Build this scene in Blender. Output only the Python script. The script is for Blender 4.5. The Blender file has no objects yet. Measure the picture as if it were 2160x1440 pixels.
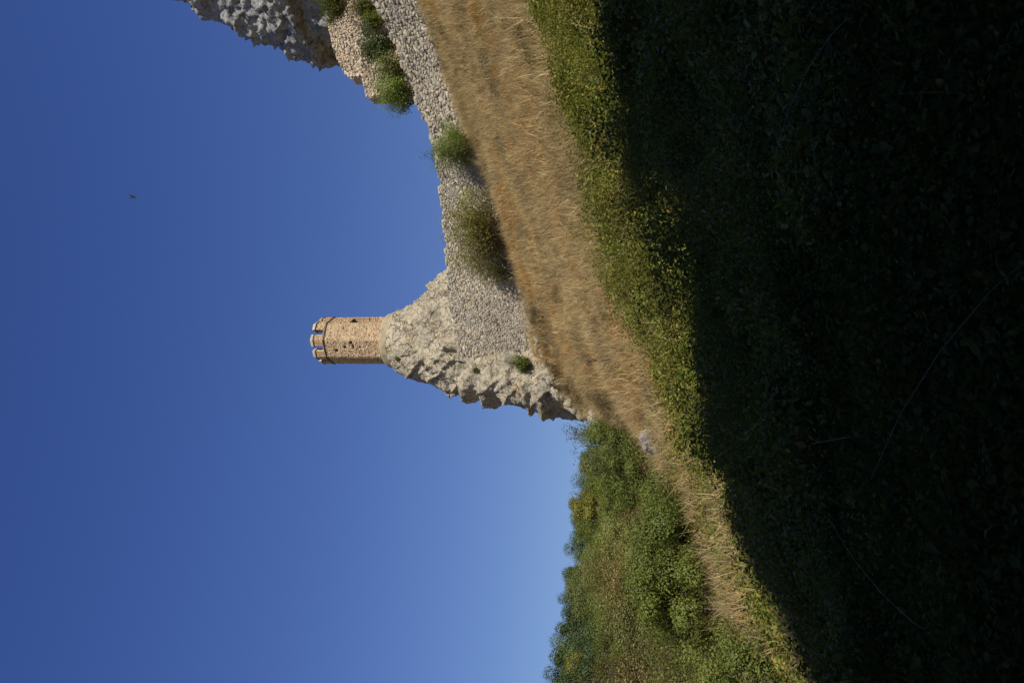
import bpy, math, random
import numpy as np
from mathutils import Vector, Matrix, Euler

# ------------------------------------------------------------------ camera, sky, sun, exposure
SC = bpy.context.scene
COL = SC.collection
RNG = np.random.default_rng(7)
random.seed(7)
F = 2000.0                      # focal length in photograph pixels (2160 wide)
PITCH = math.radians(18.0)
EYE = np.array([0.0, 0.0, 1.6])
CP, SP = math.cos(PITCH), math.sin(PITCH)

cam = bpy.data.cameras.new('camera')
cam.sensor_fit = 'HORIZONTAL'; cam.sensor_width = 36.0
cam.lens = 36.0 * F / 2160.0
cam.clip_start = 0.05; cam.clip_end = 6000
camo = bpy.data.objects.new('camera', cam); COL.objects.link(camo)
R_ = Vector((1, 0, 0)); FW = Vector((0, CP, SP)); UP = Vector((0, -SP, CP))
# the photograph was taken with the camera turned on its side: picture-right is world-down
camo.matrix_world = Matrix(((-UP.x, R_.x, -FW.x, EYE[0]), (-UP.y, R_.y, -FW.y, EYE[1]),
                            (-UP.z, R_.z, -FW.z, EYE[2]), (0, 0, 0, 1)))
SC.camera = camo

SUN_A = math.radians(32)        # sun stands behind the camera, this far round to its right
SUN_E = math.radians(35)
SUN = np.array([math.sin(SUN_A) * math.cos(SUN_E), -math.cos(SUN_A) * math.cos(SUN_E), math.sin(SUN_E)])
W = bpy.data.worlds.new('World'); SC.world = W; W.use_nodes = True
nt = W.node_tree; nt.nodes.clear()
sky = nt.nodes.new('ShaderNodeTexSky'); sky.sky_type = 'NISHITA'; sky.sun_disc = False
sky.sun_elevation = SUN_E
sky.sun_rotation = math.atan2(SUN[0], SUN[1])
sky.altitude = 0; sky.air_density = 1.5; sky.dust_density = 0.0; sky.ozone_density = 3.0
bg = nt.nodes.new('ShaderNodeBackground'); bg.inputs[1].default_value = 0.067
hsv = nt.nodes.new('ShaderNodeHueSaturation'); hsv.inputs['Hue'].default_value = 0.53; hsv.inputs['Saturation'].default_value = 1.3
wo = nt.nodes.new('ShaderNodeOutputWorld')
nt.links.new(sky.outputs[0], hsv.inputs['Color']); nt.links.new(hsv.outputs[0], bg.inputs[0]); nt.links.new(bg.outputs[0], wo.inputs[0])
sl = bpy.data.lights.new('sun', 'SUN'); sl.energy = 5.0; sl.angle = math.radians(0.53); sl.color = (1.0, 0.92, 0.78)
so = bpy.data.objects.new('sun', sl); COL.objects.link(so)
so.rotation_euler = Vector(-SUN).to_track_quat('-Z', 'Y').to_euler()
so.location = (30, -40, 60)
vs = SC.view_settings
vs.view_transform = 'Standard'; vs.look = 'None'; vs.exposure = 0.5; vs.gamma = 1.0; vs.use_curve_mapping = False
cy = SC.cycles
cy.use_denoising = True
cy.max_bounces = 3; cy.diffuse_bounces = 2; cy.glossy_bounces = 1; cy.transmission_bounces = 2; cy.transparent_max_bounces = 2
cy.use_adaptive_sampling = True; cy.adaptive_threshold = 0.02

# ------------------------------------------------------------------ helpers
def pix(x, y, Y):
    """Photograph pixel + forward distance in metres -> point in the place."""
    u = (720.0 - y) / F; v = (1080.0 - x) / F
    dy = CP - v * SP; dz = SP + v * CP
    t = Y / dy
    return np.array([u * t, Y, EYE[2] + dz * t])

def proj(P):
    P = np.asarray(P, float) - EYE
    d = P[..., 1] * CP + P[..., 2] * SP
    d = np.where(d < 0.05, 0.05, d)
    u = P[..., 0] / d; v = (-P[..., 1] * SP + P[..., 2] * CP) / d
    return 1080 - v * F, 720 - u * F

def sstep(a, b, x):
    t = np.clip((np.asarray(x, float) - a) / (b - a), 0, 1)
    return t * t * (3 - 2 * t)

def _h(ix, iy, iz, seed):
    h = (ix.astype(np.int64) * 374761393 + iy.astype(np.int64) * 668265263 + iz.astype(np.int64) * 2147483647 + seed * 974634777) & 0xFFFFFFFF
    h = ((h ^ (h >> 13)) * 1274126177) & 0xFFFFFFFF
    h = ((h ^ (h >> 16)) * 2246822519) & 0xFFFFFFFF
    h = h ^ (h >> 15)
    return (h & 0xFFFFFF) / float(0x1000000)

def vnoise(P, seed=0):
    P = np.asarray(P, float)
    i = np.floor(P).astype(np.int64); f = P - i; f = f * f * (3 - 2 * f)
    r = 0
    for dx in (0, 1):
        for dy in (0, 1):
            for dz in (0, 1):
                w = (f[:, 0] if dx else 1 - f[:, 0]) * (f[:, 1] if dy else 1 - f[:, 1]) * (f[:, 2] if dz else 1 - f[:, 2])
                r = r + w * _h(i[:, 0] + dx, i[:, 1] + dy, i[:, 2] + dz, seed)
    return r * 2 - 1

def fbm(P, seed=0, oct=4):
    P = np.asarray(P, float); r = 0; a = 1.0
    for k in range(oct):
        r = r + a * vnoise(P * 2 ** k, seed + k); a *= 0.5
    return r

def facets(P, seed=0):
    """Broken-stone relief: every cell is a tilted, offset face, with a crack between cells."""
    P = np.asarray(P, float)
    i = np.floor(P).astype(np.int64)
    n = len(P); d1 = np.full(n, 9.0); d2 = np.full(n, 9.0); val = np.zeros(n)
    for dx in (-1, 0, 1):
        for dy in (-1, 0, 1):
            for dz in (-1, 0, 1):
                c = i + np.array([dx, dy, dz])
                q = c + np.stack([_h(c[:, 0], c[:, 1], c[:, 2], seed + k) for k in (1, 2, 3)], 1)
                e = P - q
                d = np.sqrt((e * e).sum(1))
                g = np.stack([_h(c[:, 0], c[:, 1], c[:, 2], seed + k) * 2 - 1 for k in (4, 5, 6)], 1)
                v = (_h(c[:, 0], c[:, 1], c[:, 2], seed + 7) * 2 - 1) * 0.7 + (g * e).sum(1) * 0.9
                near = d < d1
                d2 = np.where(near, d1, np.minimum(d2, d))
                val = np.where(near, v, val)
                d1 = np.where(near, d, d1)
    return val - 0.45 * np.exp(-(d2 - d1) / 0.06)

def chipped(P, seed=0, ridge=True, kappa=.8):
    """continuous relief of scooped, tilted faces meeting in sharp ridges (or of blocks meeting in sharp clefts)"""
    P = np.asarray(P, float); i = np.floor(P).astype(np.int64); best = np.full(len(P), 9.0)
    for dx in (-1, 0, 1):
        for dy in (-1, 0, 1):
            for dz in (-1, 0, 1):
                c = i + np.array([dx, dy, dz])
                q = c + np.stack([_h(c[:, 0], c[:, 1], c[:, 2], seed + k) for k in (1, 2, 3)], 1)
                e = P - q
                g = np.stack([_h(c[:, 0], c[:, 1], c[:, 2], seed + k) * 2 - 1 for k in (4, 5, 6)], 1)
                v = (_h(c[:, 0], c[:, 1], c[:, 2], seed + 7) - .5) * .5 + (g * e).sum(1) * .9 + kappa * (e * e).sum(1)
                best = np.minimum(best, v)
    return (best - .05) if ridge else (.05 - best)

def mesh_obj(name, V, Fc, mat=None, parent=None, smooth=False, kind=None):
    me = bpy.data.meshes.new(name)
    V = np.asarray(V, np.float32)
    if isinstance(Fc, np.ndarray) and Fc.ndim == 2:
        nf, k = Fc.shape
        me.vertices.add(len(V)); me.vertices.foreach_set('co', V.ravel())
        me.loops.add(nf * k); me.loops.foreach_set('vertex_index', Fc.astype(np.int32).ravel())
        me.polygons.add(nf); me.polygons.foreach_set('loop_start', np.arange(0, nf * k, k, dtype=np.int32))
        me.update(calc_edges=True)
    else:
        me.from_pydata([tuple(map(float, v)) for v in V], [], [tuple(map(int, f)) for f in Fc]); me.update()
    if smooth:
        me.polygons.foreach_set('use_smooth', np.ones(len(me.polygons), bool))
    if mat: me.materials.append(mat)
    o = bpy.data.objects.new(name, me); COL.objects.link(o)
    if parent: o.parent = parent
    if kind: o['kind'] = kind
    return o

def link_mesh(name, me, parent=None):
    o = bpy.data.objects.new(name, me); COL.objects.link(o)
    if parent: o.parent = parent
    return o

def tag(o, label, cat, group=None, kind=None):
    o['label'] = label; o['category'] = cat
    if group: o['group'] = group
    if kind: o['kind'] = kind
    return o

def empty(name, loc, label, cat, group=None):
    o = bpy.data.objects.new(name, None); COL.objects.link(o); o.location = tuple(map(float, loc)); o.empty_display_size = 0.3
    return tag(o, label, cat, group)

class MB:
    """collects boxes, tubes and grids into one mesh"""
    def __init__(s): s.V = []; s.F = []; s.n = 0
    def add(s, V, Fc):
        V = np.asarray(V, float)
        s.F += [tuple(int(i) + s.n for i in f) for f in Fc]; s.V.append(V); s.n += len(V)
    def tube(s, pts, rad, sides=5, cap=True):
        pts = np.asarray(pts, float); n = len(pts)
        tn = np.gradient(pts, axis=0); tn /= np.linalg.norm(tn, axis=1)[:, None] + 1e-9
        ref = np.array([0.13, 0.99, 0.07]) if abs(tn[0][1]) < 0.9 else np.array([1.0, 0.1, 0])
        a = np.cross(tn, ref); a /= np.linalg.norm(a, axis=1)[:, None] + 1e-9
        b = np.cross(tn, a)
        ang = np.arange(sides) * 2 * math.pi / sides
        V = (pts[:, None] + np.asarray(rad)[:, None, None] * (np.cos(ang)[None, :, None] * a[:, None] + np.sin(ang)[None, :, None] * b[:, None])).reshape(-1, 3)
        Fc = [(i * sides + j, i * sides + (j + 1) % sides, (i + 1) * sides + (j + 1) % sides, (i + 1) * sides + j) for i in range(n - 1) for j in range(sides)]
        if cap: Fc.append(tuple((n - 1) * sides + j for j in range(sides))); Fc.append(tuple(reversed(range(sides))))
        s.add(V, Fc)
    def prism(s, poly0, poly1):
        """two matching outlines joined by side faces and capped"""
        n = len(poly0)
        Fc = [(j, (j + 1) % n, n + (j + 1) % n, n + j) for j in range(n)]
        Fc.append(tuple(reversed(range(n)))); Fc.append(tuple(n + j for j in range(n)))
        s.add(np.vstack([poly0, poly1]), Fc)
    def build(s, name, mat, parent=None, smooth=False, kind=None):
        return mesh_obj(name, np.vstack(s.V), s.F, mat, parent, smooth, kind)

# ------------------------------------------------------------------ materials
def newmat(name):
    m = bpy.data.materials.new(name); m.use_nodes = True
    t = m.node_tree; t.nodes.clear()
    return m, t
def nd(t, typ, **k):
    n = t.nodes.new(typ)
    for a, b in k.items():
        if a == 'i':
            for q, v in b.items(): n.inputs[q].default_value = v
        else: setattr(n, a, b)
    return n
def ramp(t, fac, stops, interp='LINEAR'):
    r = nd(t, 'ShaderNodeValToRGB'); r.color_ramp.interpolation = interp
    e = r.color_ramp.elements
    while len(e) < len(stops): e.new(0.5)
    for k, (p, c) in enumerate(stops): e[k].position = p; e[k].color = (*c, 1)
    t.links.new(fac, r.inputs[0]); return r.outputs[0]
def noise(t, scale, detail=4, rough=0.55, vec=None, dist=0.0):
    n = nd(t, 'ShaderNodeTexNoise', i={'Scale': scale, 'Detail': detail, 'Roughness': rough, 'Distortion': dist})
    t.links.new(vec or pos(t), n.inputs['Vector']); return n.outputs[0]
def pos(t): return nd(t, 'ShaderNodeNewGeometry').outputs['Position']
def math_(t, op, a, b=None):
    n = nd(t, 'ShaderNodeMath', operation=op)
    for k, v in enumerate((a, b)):
        if v is None: continue
        if isinstance(v, (int, float)): n.inputs[k].default_value = v
        else: t.links.new(v, n.inputs[k])
    return n.outputs[0]
def mix(t, fac, a, b, typ='MIX'):
    n = nd(t, 'ShaderNodeMix', data_type='RGBA', blend_type=typ)
    for k, v in ((0, fac), (6, a), (7, b)):
        if isinstance(v, (int, float)): n.inputs[k].default_value = v
        elif isinstance(v, tuple): n.inputs[k].default_value = (*v, 1)
        else: t.links.new(v, n.inputs[k])
    return n.outputs[2]
def rnd(t):
    """random per piece, whether the piece is an island, an object or an instance"""
    g = nd(t, 'ShaderNodeNewGeometry').outputs['Random Per Island']
    o = nd(t, 'ShaderNodeObjectInfo').outputs['Random']
    return math_(t, 'FRACT', math_(t, 'ADD', g, o))
def finish(m, t, col, rough=0.9, bump=None, bstr=0.5, bdist=0.05, spec=0.2, trans=0.0, tcol=None):
    b = nd(t, 'ShaderNodeBsdfPrincipled'); b.inputs['Roughness'].default_value = rough
    b.inputs['Specular IOR Level'].default_value = spec
    t.links.new(col, b.inputs['Base Color'])
    if bump is not None:
        bp = nd(t, 'ShaderNodeBump', i={'Strength': bstr, 'Distance': bdist}); t.links.new(bump, bp.inputs['Height'])
        t.links.new(bp.outputs[0], b.inputs['Normal'])
    o = nd(t, 'ShaderNodeOutputMaterial'); s = b.outputs[0]
    if trans:
        tr = nd(t, 'ShaderNodeBsdfTranslucent'); t.links.new(tcol or col, tr.inputs[0])
        mx = nd(t, 'ShaderNodeMixShader', i={0: trans}); t.links.new(s, mx.inputs[1]); t.links.new(tr.outputs[0], mx.inputs[2]); s = mx.outputs[0]
    t.links.new(s, o.inputs[0]); return m

def stone_mat(name, stops, mott=0.35, scale=9.0, rough=0.92):
    m, t = newmat(name)
    c = ramp(t, rnd(t), stops)
    n = noise(t, scale, 5, 0.65)
    c = mix(t, mott, c, ramp(t, n, [(0.3, (0.35, 0.33, 0.3)), (0.5, (1, 1, 1)), (0.72, (1.25, 1.2, 1.05))]), 'MULTIPLY')
    big = noise(t, 0.35, 3)
    c = mix(t, 0.5, c, ramp(t, big, [(0.35, (0.8, 0.79, 0.78)), (0.6, (1.05, 1.03, 0.98))]), 'MULTIPLY')
    return finish(m, t, c, rough, noise(t, scale * 3, 6, 0.7), 0.6, 0.03)

def rock_mat(name, stops, ochre, dark, amt=0.5, sc=1.0):
    m, t = newmat(name)
    n1 = noise(t, 0.55 * sc, 6, 0.62, dist=0.6)
    c = ramp(t, n1, stops)
    n2 = noise(t, 0.9 * sc, 5, 0.6, dist=1.2)
    c = mix(t, math_(t, 'MULTIPLY', nd_map(t, n2, 0.56, 0.72), amt), c, ochre)
    n3 = noise(t, 2.6 * sc, 6, 0.7)
    c = mix(t, math_(t, 'MULTIPLY', nd_map(t, n3, 0.52, 0.68), 0.6), c, dark)
    n6 = noise(t, 6.5 * sc, 5, 0.7, dist=0.5)
    c = mix(t, 0.8, c, ramp(t, n6, [(0.32, (0.55, 0.53, 0.5)), (0.5, (1, 1, 1)), (0.7, (1.2, 1.18, 1.12))]), 'MULTIPLY')
    n4 = noise(t, 11 * sc, 6, 0.7)
    fis = None
    for sc_, wd, wp, sd in ((0.55, .035, 1.6, 0.9), (1.5, .045, .7, 1.7)):
        v = nd(t, 'ShaderNodeTexVoronoi', feature='DISTANCE_TO_EDGE', i={'Scale': sc_ * sc}); t.links.new(warp(t, wp), v.inputs['Vector'])
        line = math_(t, 'SUBTRACT', 1.0, nd_map(t, v.outputs['Distance'], 0.004, wd))
        line = math_(t, 'MULTIPLY', line, nd_map(t, noise(t, sd, 3, 0.6), 0.45, 0.6))
        fis = line if fis is None else math_(t, 'MAXIMUM', fis, line)
    c = mix(t, math_(t, 'MULTIPLY', fis, 0.75), c, dark)
    n5 = noise(t, 3.2 * sc, 7, 0.72, dist=0.8)
    h = math_(t, 'SUBTRACT', math_(t, 'ADD', n4, math_(t, 'MULTIPLY', n5, 1.6)), math_(t, 'MULTIPLY', fis, 1.2))
    return finish(m, t, c, 0.93, h, 0.9, 0.16, 0.15)
def nd_map(t, v, a, b):
    n = nd(t, 'ShaderNodeMapRange', i={1: a, 2: b}); t.links.new(v, n.inputs[0]); return n.outputs[0]
def warp(t, amt):
    n = nd(t, 'ShaderNodeTexNoise', i={'Scale': 1.1, 'Detail': 3}); t.links.new(pos(t), n.inputs['Vector'])
    a = nd(t, 'ShaderNodeVectorMath', operation='SCALE'); t.links.new(n.outputs['Color'], a.inputs[0]); a.inputs['Scale'].default_value = amt
    b = nd(t, 'ShaderNodeVectorMath', operation='ADD'); t.links.new(pos(t), b.inputs[0]); t.links.new(a.outputs[0], b.inputs[1])
    return b.outputs[0]

def leaf_mat(name, stops, trans=0.35, patch=None, scale=0.5, rough=0.55, tint=(1.15, 1.2, 0.5), spec=0.25, mott=0.0):
    m, t = newmat(name)
    c = ramp(t, rnd(t), stops)
    if patch:
        c = mix(t, nd_map(t, noise(t, scale, 4, 0.6), 0.45, 0.66), c, ramp(t, rnd(t), patch))
    ob = nd(t, 'ShaderNodeObjectInfo').outputs['Random']
    c = mix(t, 1.0, c, ramp(t, math_(t, 'FRACT', math_(t, 'MULTIPLY', ob, 7.31)), [(0.0, (0.70, 0.70, 0.70)), (0.5, (1, 1, 1)), (1.0, (1.28, 1.25, 1.15))]), 'MULTIPLY')
    if mott: c = mix(t, mott, c, ramp(t, noise(t, 0.4, 5, 0.7, dist=0.5), [(0.32, (0.72, 0.70, 0.68)), (0.5, (1, 1, 1)), (0.68, (1.22, 1.22, 1.2))]), 'MULTIPLY')
    c2 = mix(t, 1.0, c, tint, 'MULTIPLY')
    return finish(m, t, c, rough, spec=spec, trans=trans, tcol=c2)

M = {}
M['wall'] = stone_mat('wall_stone', [(0.0, (0.267, 0.242, 0.197)), (0.18, (0.313, 0.284, 0.235)), (0.4, (0.350, 0.316, 0.259)), (0.55, (0.294, 0.284, 0.259)), (0.72, (0.377, 0.330, 0.254)), (0.86, (0.322, 0.279, 0.230)), (0.96, (0.442, 0.409, 0.360)), (1.0, (0.340, 0.260, 0.173))], 0.6)
M['mortar'] = stone_mat('mortar', [(0.0, (0.32, 0.285, 0.22)), (1.0, (0.36, 0.32, 0.25))], 0.6, 5)
M['ruin'] = stone_mat('ruin_stone', [(0.0, (0.40, 0.33, 0.26)), (0.5, (0.46, 0.39, 0.31)), (0.8, (0.50, 0.42, 0.33)), (1.0, (0.42, 0.29, 0.2))])
M['tower'] = stone_mat('tower_stone', [(0.0, (0.265, 0.189, 0.119)), (0.3, (0.372, 0.271, 0.174)), (0.6, (0.451, 0.331, 0.221)), (0.85, (0.490, 0.391, 0.276)), (1.0, (0.363, 0.216, 0.132))], 0.75, 5)
M['tower_mortar'] = stone_mat('tower_mortar', [(0.0, (0.30, 0.24, 0.17)), (1.0, (0.36, 0.29, 0.21))], 0.6, 6)
M['coping'] = stone_mat('coping_stone', [(0.0, (0.31, 0.275, 0.21)), (1.0, (0.36, 0.32, 0.25))], 0.7, 4)
M['band_and_shadow'] = stone_mat('course_and_shadow_tone', [(0.0, (0.055, 0.05, 0.05)), (1.0, (0.09, 0.075, 0.065))], 0.5, 6)  # string course tone, also paints the shadow line under the copings
M['plaster'] = stone_mat('collar_plaster', [(0.0, (0.235, 0.20, 0.14)), (1.0, (0.27, 0.235, 0.165))], 0.6, 2.2)
M['rock'] = rock_mat('pale_limestone', [(0.28, (0.24, 0.22, 0.185)), (0.42, (0.37, 0.335, 0.265)), (0.55, (0.44, 0.39, 0.30)), (0.7, (0.39, 0.36, 0.30)), (0.85, (0.50, 0.465, 0.395))], (0.40, 0.28, 0.145), (0.15, 0.135, 0.105), 0.75)
M['cliff'] = rock_mat('grey_limestone', [(0.3, (0.17, 0.175, 0.185)), (0.5, (0.28, 0.285, 0.295)), (0.72, (0.38, 0.38, 0.375))], (0.25, 0.19, 0.14), (0.06, 0.062, 0.065), 0.25, 0.8)
M['grey_rock'] = rock_mat('grey_outcrop_rock', [(0.3, (0.34, 0.31, 0.28)), (0.6, (0.46, 0.43, 0.39)), (0.8, (0.52, 0.49, 0.46))], (0.36, 0.27, 0.17), (0.13, 0.12, 0.11), 0.4, 2.5)
M['bark'] = stone_mat('bark', [(0.0, (0.09, 0.07, 0.05)), (1.0, (0.13, 0.10, 0.075))], 0.5, 14)
M['twig'] = stone_mat('twig', [(0.0, (0.12, 0.09, 0.065)), (1.0, (0.2, 0.15, 0.11))], 0.3, 10)
M['pale_twig'] = stone_mat('pale_twig', [(0.0, (0.24, 0.20, 0.15)), (1.0, (0.33, 0.28, 0.22))], 0.3, 10)
M['dead'] = stone_mat('dead_stalk', [(0.0, (0.06, 0.045, 0.03)), (1.0, (0.1, 0.07, 0.045))], 0.3, 10)
M['feather'] = stone_mat('feather', [(0.0, (0.02, 0.018, 0.016)), (1.0, (0.03, 0.026, 0.022))], 0.3, 20, 0.7)

G = lambda *c: c
M['leaf_green'] = leaf_mat('leaf_green', [(0, G(0.075, 0.105, 0.02)), (0.5, G(0.115, 0.155, 0.026)), (0.85, G(0.165, 0.195, 0.036)), (1, G(0.22, 0.215, 0.045))])
M['leaf_mid'] = leaf_mat('leaf_mid_green', [(0, G(0.065, 0.085, 0.018)), (0.6, G(0.10, 0.128, 0.026)), (1, G(0.155, 0.165, 0.036))])
M['leaf_dark'] = leaf_mat('leaf_dark_green', [(0, G(0.036, 0.064, 0.026)), (0.6, G(0.058, 0.090, 0.033)), (1, G(0.090, 0.115, 0.038))], 0.25)
M['leaf_olive'] = leaf_mat('leaf_olive', [(0, G(0.109, 0.128, 0.038)), (0.5, G(0.147, 0.166, 0.051)), (1, G(0.205, 0.205, 0.064))])
M['leaf_brown'] = leaf_mat('leaf_olive_brown', [(0, G(0.166, 0.147, 0.064)), (0.5, G(0.205, 0.179, 0.077)), (1, G(0.256, 0.205, 0.096))])
M['leaf_rust'] = leaf_mat('leaf_rust', [(0, G(0.192, 0.115, 0.051)), (0.5, G(0.256, 0.160, 0.070)), (1, G(0.282, 0.192, 0.077))])
M['leaf_yellow'] = leaf_mat('leaf_yellow_green', [(0, G(0.09, 0.11, 0.022)), (0.5, G(0.135, 0.145, 0.03)), (1, G(0.21, 0.175, 0.04))])
M['leaf_wall'] = leaf_mat('leaf_feathery_green', [(0, G(0.115, 0.179, 0.051)), (0.6, G(0.166, 0.243, 0.070)), (1, G(0.243, 0.269, 0.096))], 0.45)
M['leaf_hazel'] = leaf_mat('leaf_dull_olive', [(0, G(0.13, 0.14, 0.045)), (0.6, G(0.2, 0.2, 0.06)), (1, G(0.28, 0.23, 0.085))], 0.45)
M['ivy'] = leaf_mat('ground_leaf', [(0, G(0.06, 0.085, 0.018)), (0.4, G(0.11, 0.145, 0.025)), (0.78, G(0.18, 0.185, 0.035)), (0.94, G(0.26, 0.21, 0.05)), (1, G(0.27, 0.17, 0.075))],
                    0.3, [(0, G(0.09, 0.11, 0.025)), (0.5, G(0.18, 0.17, 0.045)), (1, G(0.3, 0.22, 0.075))], 0.55, spec=0.1)
M['dark_ivy'] = leaf_mat('ground_leaf_shade_tone', [(0, G(0.045, 0.062, 0.016)), (0.5, G(0.075, 0.095, 0.022)), (0.9, G(0.11, 0.115, 0.03)), (1, G(0.15, 0.11, 0.05))], 0.25, rough=0.9, spec=0.0)  # ground leaf coloured darker to deepen the shade near the camera
M['straw'] = leaf_mat('dry_grass_blade', [(0, G(0.241, 0.176, 0.084)), (0.4, G(0.377, 0.285, 0.139)), (0.75, G(0.481, 0.383, 0.209)), (1, G(0.618, 0.522, 0.334))],
                      0.3, [(0, G(0.172, 0.134, 0.070)), (0.5, G(0.286, 0.218, 0.118)), (1, G(0.412, 0.329, 0.181))], 0.3, 0.7, (1.1, 1.0, 0.75), 0.1, 0.9)
M['weed'] = leaf_mat('withered_weed', [(0, G(0.07, 0.055, 0.03)), (0.5, G(0.13, 0.095, 0.05)), (1, G(0.2, 0.15, 0.08))], 0.25, None, 0.3, 0.7)
M['rust_grass'] = leaf_mat('rusty_grass_blade', [(0, G(0.260, 0.147, 0.053)), (0.5, G(0.378, 0.224, 0.083)), (1, G(0.460, 0.307, 0.124))], 0.3, None, 0.3, 0.7, (1.1, 1.0, 0.75), 0.1)
M['green_grass'] = leaf_mat('green_grass_blade', [(0, G(0.09, 0.12, 0.03)), (0.5, G(0.15, 0.17, 0.05)), (1, G(0.26, 0.23, 0.08))], 0.35, None, 0.3, 0.6)
M['stalk'] = leaf_mat('pale_stalk', [(0, G(0.26, 0.21, 0.115)), (1, G(0.46, 0.37, 0.22))], 0.1, None, 0.3, 0.7)

def ground_mat():
    m, t = newmat('ground_soil')
    n = noise(t, 0.25, 6, 0.65); c = ramp(t, n, [(0.3, (0.17, 0.11, 0.05)), (0.5, (0.25, 0.165, 0.075)), (0.7, (0.30, 0.21, 0.105))])
    c = mix(t, math_(t, 'MULTIPLY', nd_map(t, noise(t, 1.6, 5, 0.7), 0.5, 0.7), 0.6), c, (0.12, 0.10, 0.045))
    return finish(m, t, c, 0.95, noise(t, 5, 8, 0.75), 1.0, 0.15, 0.1)
M['ground'] = ground_mat()

# ------------------------------------------------------------------ terrain
def column(y, prs): return [(x, y, Y) for x, Y in prs]
ctrl_px = []
ctrl_px += column(0, [(885, 52), (1000, 38), (1100, 28), (1180, 21.5), (1290, 14.5), (1450, 9), (1700, 5.5), (2160, 3.2)])
ctrl_px += column(240, [(970, 55.5), (1060, 41), (1150, 30), (1220, 23), (1330, 15.5), (1450, 10.5), (1700, 6), (2160, 3.2)])
ctrl_px += column(480, [(1072, 58.5), (1120, 47), (1200, 34), (1280, 24.5), (1350, 18), (1440, 12.5), (1600, 8), (1900, 4.5), (2160, 3.3)])
ctrl_px += column(720, [(1135, 61), (1180, 52), (1250, 42), (1330, 31), (1420, 20), (1500, 13.5), (1700, 7.5), (1900, 4.8), (2160, 3.3)])
ctrl_px += column(860, [(1212, 56), (1260, 47), (1320, 38), (1400, 26), (1480, 17), (1560, 12), (1700, 8), (2160, 3.3)])
ctrl_px += column(1000, [(1412, 33), (1480, 22), (1560, 14), (1700, 8.5), (1900, 5), (2160, 3.3)])
ctrl_px += column(1200, [(1530, 21.5), (1600, 14.5), (1700, 9), (1900, 5), (2160, 3.3)])
ctrl_px += column(1440, [(1690, 13.8), (1760, 9), (1900, 5.4), (2160, 3.4)])
ctrl_px += [(1300, 905, 46), (1390, 945, 37), (1450, 1080, 27), (1600, 1310, 17)]
CT = []
for x, y, Y in ctrl_px:
    P = pix(x, y, Y); P[2] -= 0.25 if Y > 20 else 0.42      # the pixels show the top of the vegetation
    CT.append(P)
CT += [np.array(p, float) for p in [
    (0, 0, 0), (-8, 0, -0.4), (8, 0, 0.9), (0, -8, -0.3), (-10, -8, -1), (12, -8, 1), (-20, 4, -1.5), (25, 15, 11), (30, 35, 20), (35, 0, 4), (-30, -20, -2), (30, -30, 0),
    (30, 55, 27), (18, 60, 26), (8, 64, 22), (3, 75, 22), (20, 75, 31), (40, 85, 36), (0, 95, 20), (-5, 68, 15), (-6.5, 61, 13.5),
    (-8, 54, 8.5), (-10, 47, 6), (-8, 40, 4.2), (-9, 33, 3.0), (-11, 28, 2.6), (-10, 22, 1.4), (-10, 16, 0), (-16, 22, 0.5),
    (-14, 45, 5), (-22, 45, 5), (-16, 65, 10), (-30, 65, 10), (-12, 95, 17.5), (-25, 95, 17.5), (-45, 95, 17.5), (-15, 130, 28), (-35, 130, 28), (-60, 130, 28), (-50, 60, 8), (-40, 30, 0), (0, 140, 27), (40, 140, 34), (60, 60, 30)]]
CT = np.array(CT)
def tps(r2): return np.where(r2 > 1e-9, 0.5 * r2 * np.log(np.maximum(r2, 1e-9)), 0)
def fit_rbf(C, lam):
    n = len(C); K = tps(((C[:, None, :2] - C[None, :, :2]) ** 2).sum(-1)) + np.eye(n) * lam
    Pm = np.c_[np.ones(n), C[:, :2]]
    A = np.block([[K, Pm], [Pm.T, np.zeros((3, 3))]])
    return np.linalg.solve(A, np.r_[C[:, 2], 0, 0, 0])
RB = fit_rbf(CT, 0.6)
def rbf(x, y):
    q = np.c_[x, y]; out = np.zeros(len(q))
    for a in range(0, len(q), 20000):
        s = q[a:a + 20000]
        out[a:a + 20000] = tps(((s[:, None] - CT[None, :, :2]) ** 2).sum(-1)) @ RB[:-3] + RB[-3] + s @ RB[-2:]
    return out
# unseen bluff added behind the camera, its crest shaped to cast the foreground shadow
SH = SUN[:2] / np.linalg.norm(SUN[:2]); SL = np.array([-SH[1], SH[0]])
DB = 27.0
edge_px = [(1268, -220, 12), (1275, -100, 13.5), (1290, 0, 14.5), (1300, 100, 15), (1328, 200, 15.2), (1345, 290, 16.5), (1390, 340, 14.5), (1440, 400, 12), (1450, 470, 12), (1420, 540, 15),
           (1412, 640, 18), (1405, 720, 21.5), (1440, 780, 19), (1490, 830, 15.3), (1505, 900, 15.5), (1520, 960, 16.8), (1545, 1060, 17), (1562, 1160, 18), (1602, 1230, 15.5), (1650, 1300, 13.8), (1690, 1370, 12.5), (1718, 1440, 11.5), (1800, 1600, 9)]
ER = []
for x, y, Y in edge_px:
    # slide the guess along its sight line until it meets the vegetation surface
    a, b = 4.0, 60.0
    Ys = np.linspace(3, 45, 400)
    Ps = np.array([pix(x, y, q) for q in Ys]); g = Ps[:, 2] - (rbf(Ps[:, 0], Ps[:, 1]) + 0.35)
    k = np.where((g[:-1] > 0) & (g[1:] <= 0))[0]
    Yh = Ys[k[0]] if len(k) else Y
    P = pix(x, y, Yh)
    ER.append((P[:2] @ SL, P[2] + (DB - P[:2] @ SH) * math.tan(SUN_E)))
ER = np.array(ER); ER = ER[np.argsort(ER[:, 0])]
def crest(w): return np.interp(w, ER[:, 0], ER[:, 1]) + .22 * fbm(np.c_[np.asarray(w) * 1.3, np.asarray(w) * 0, np.asarray(w) * 0], 61, 3)

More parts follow.
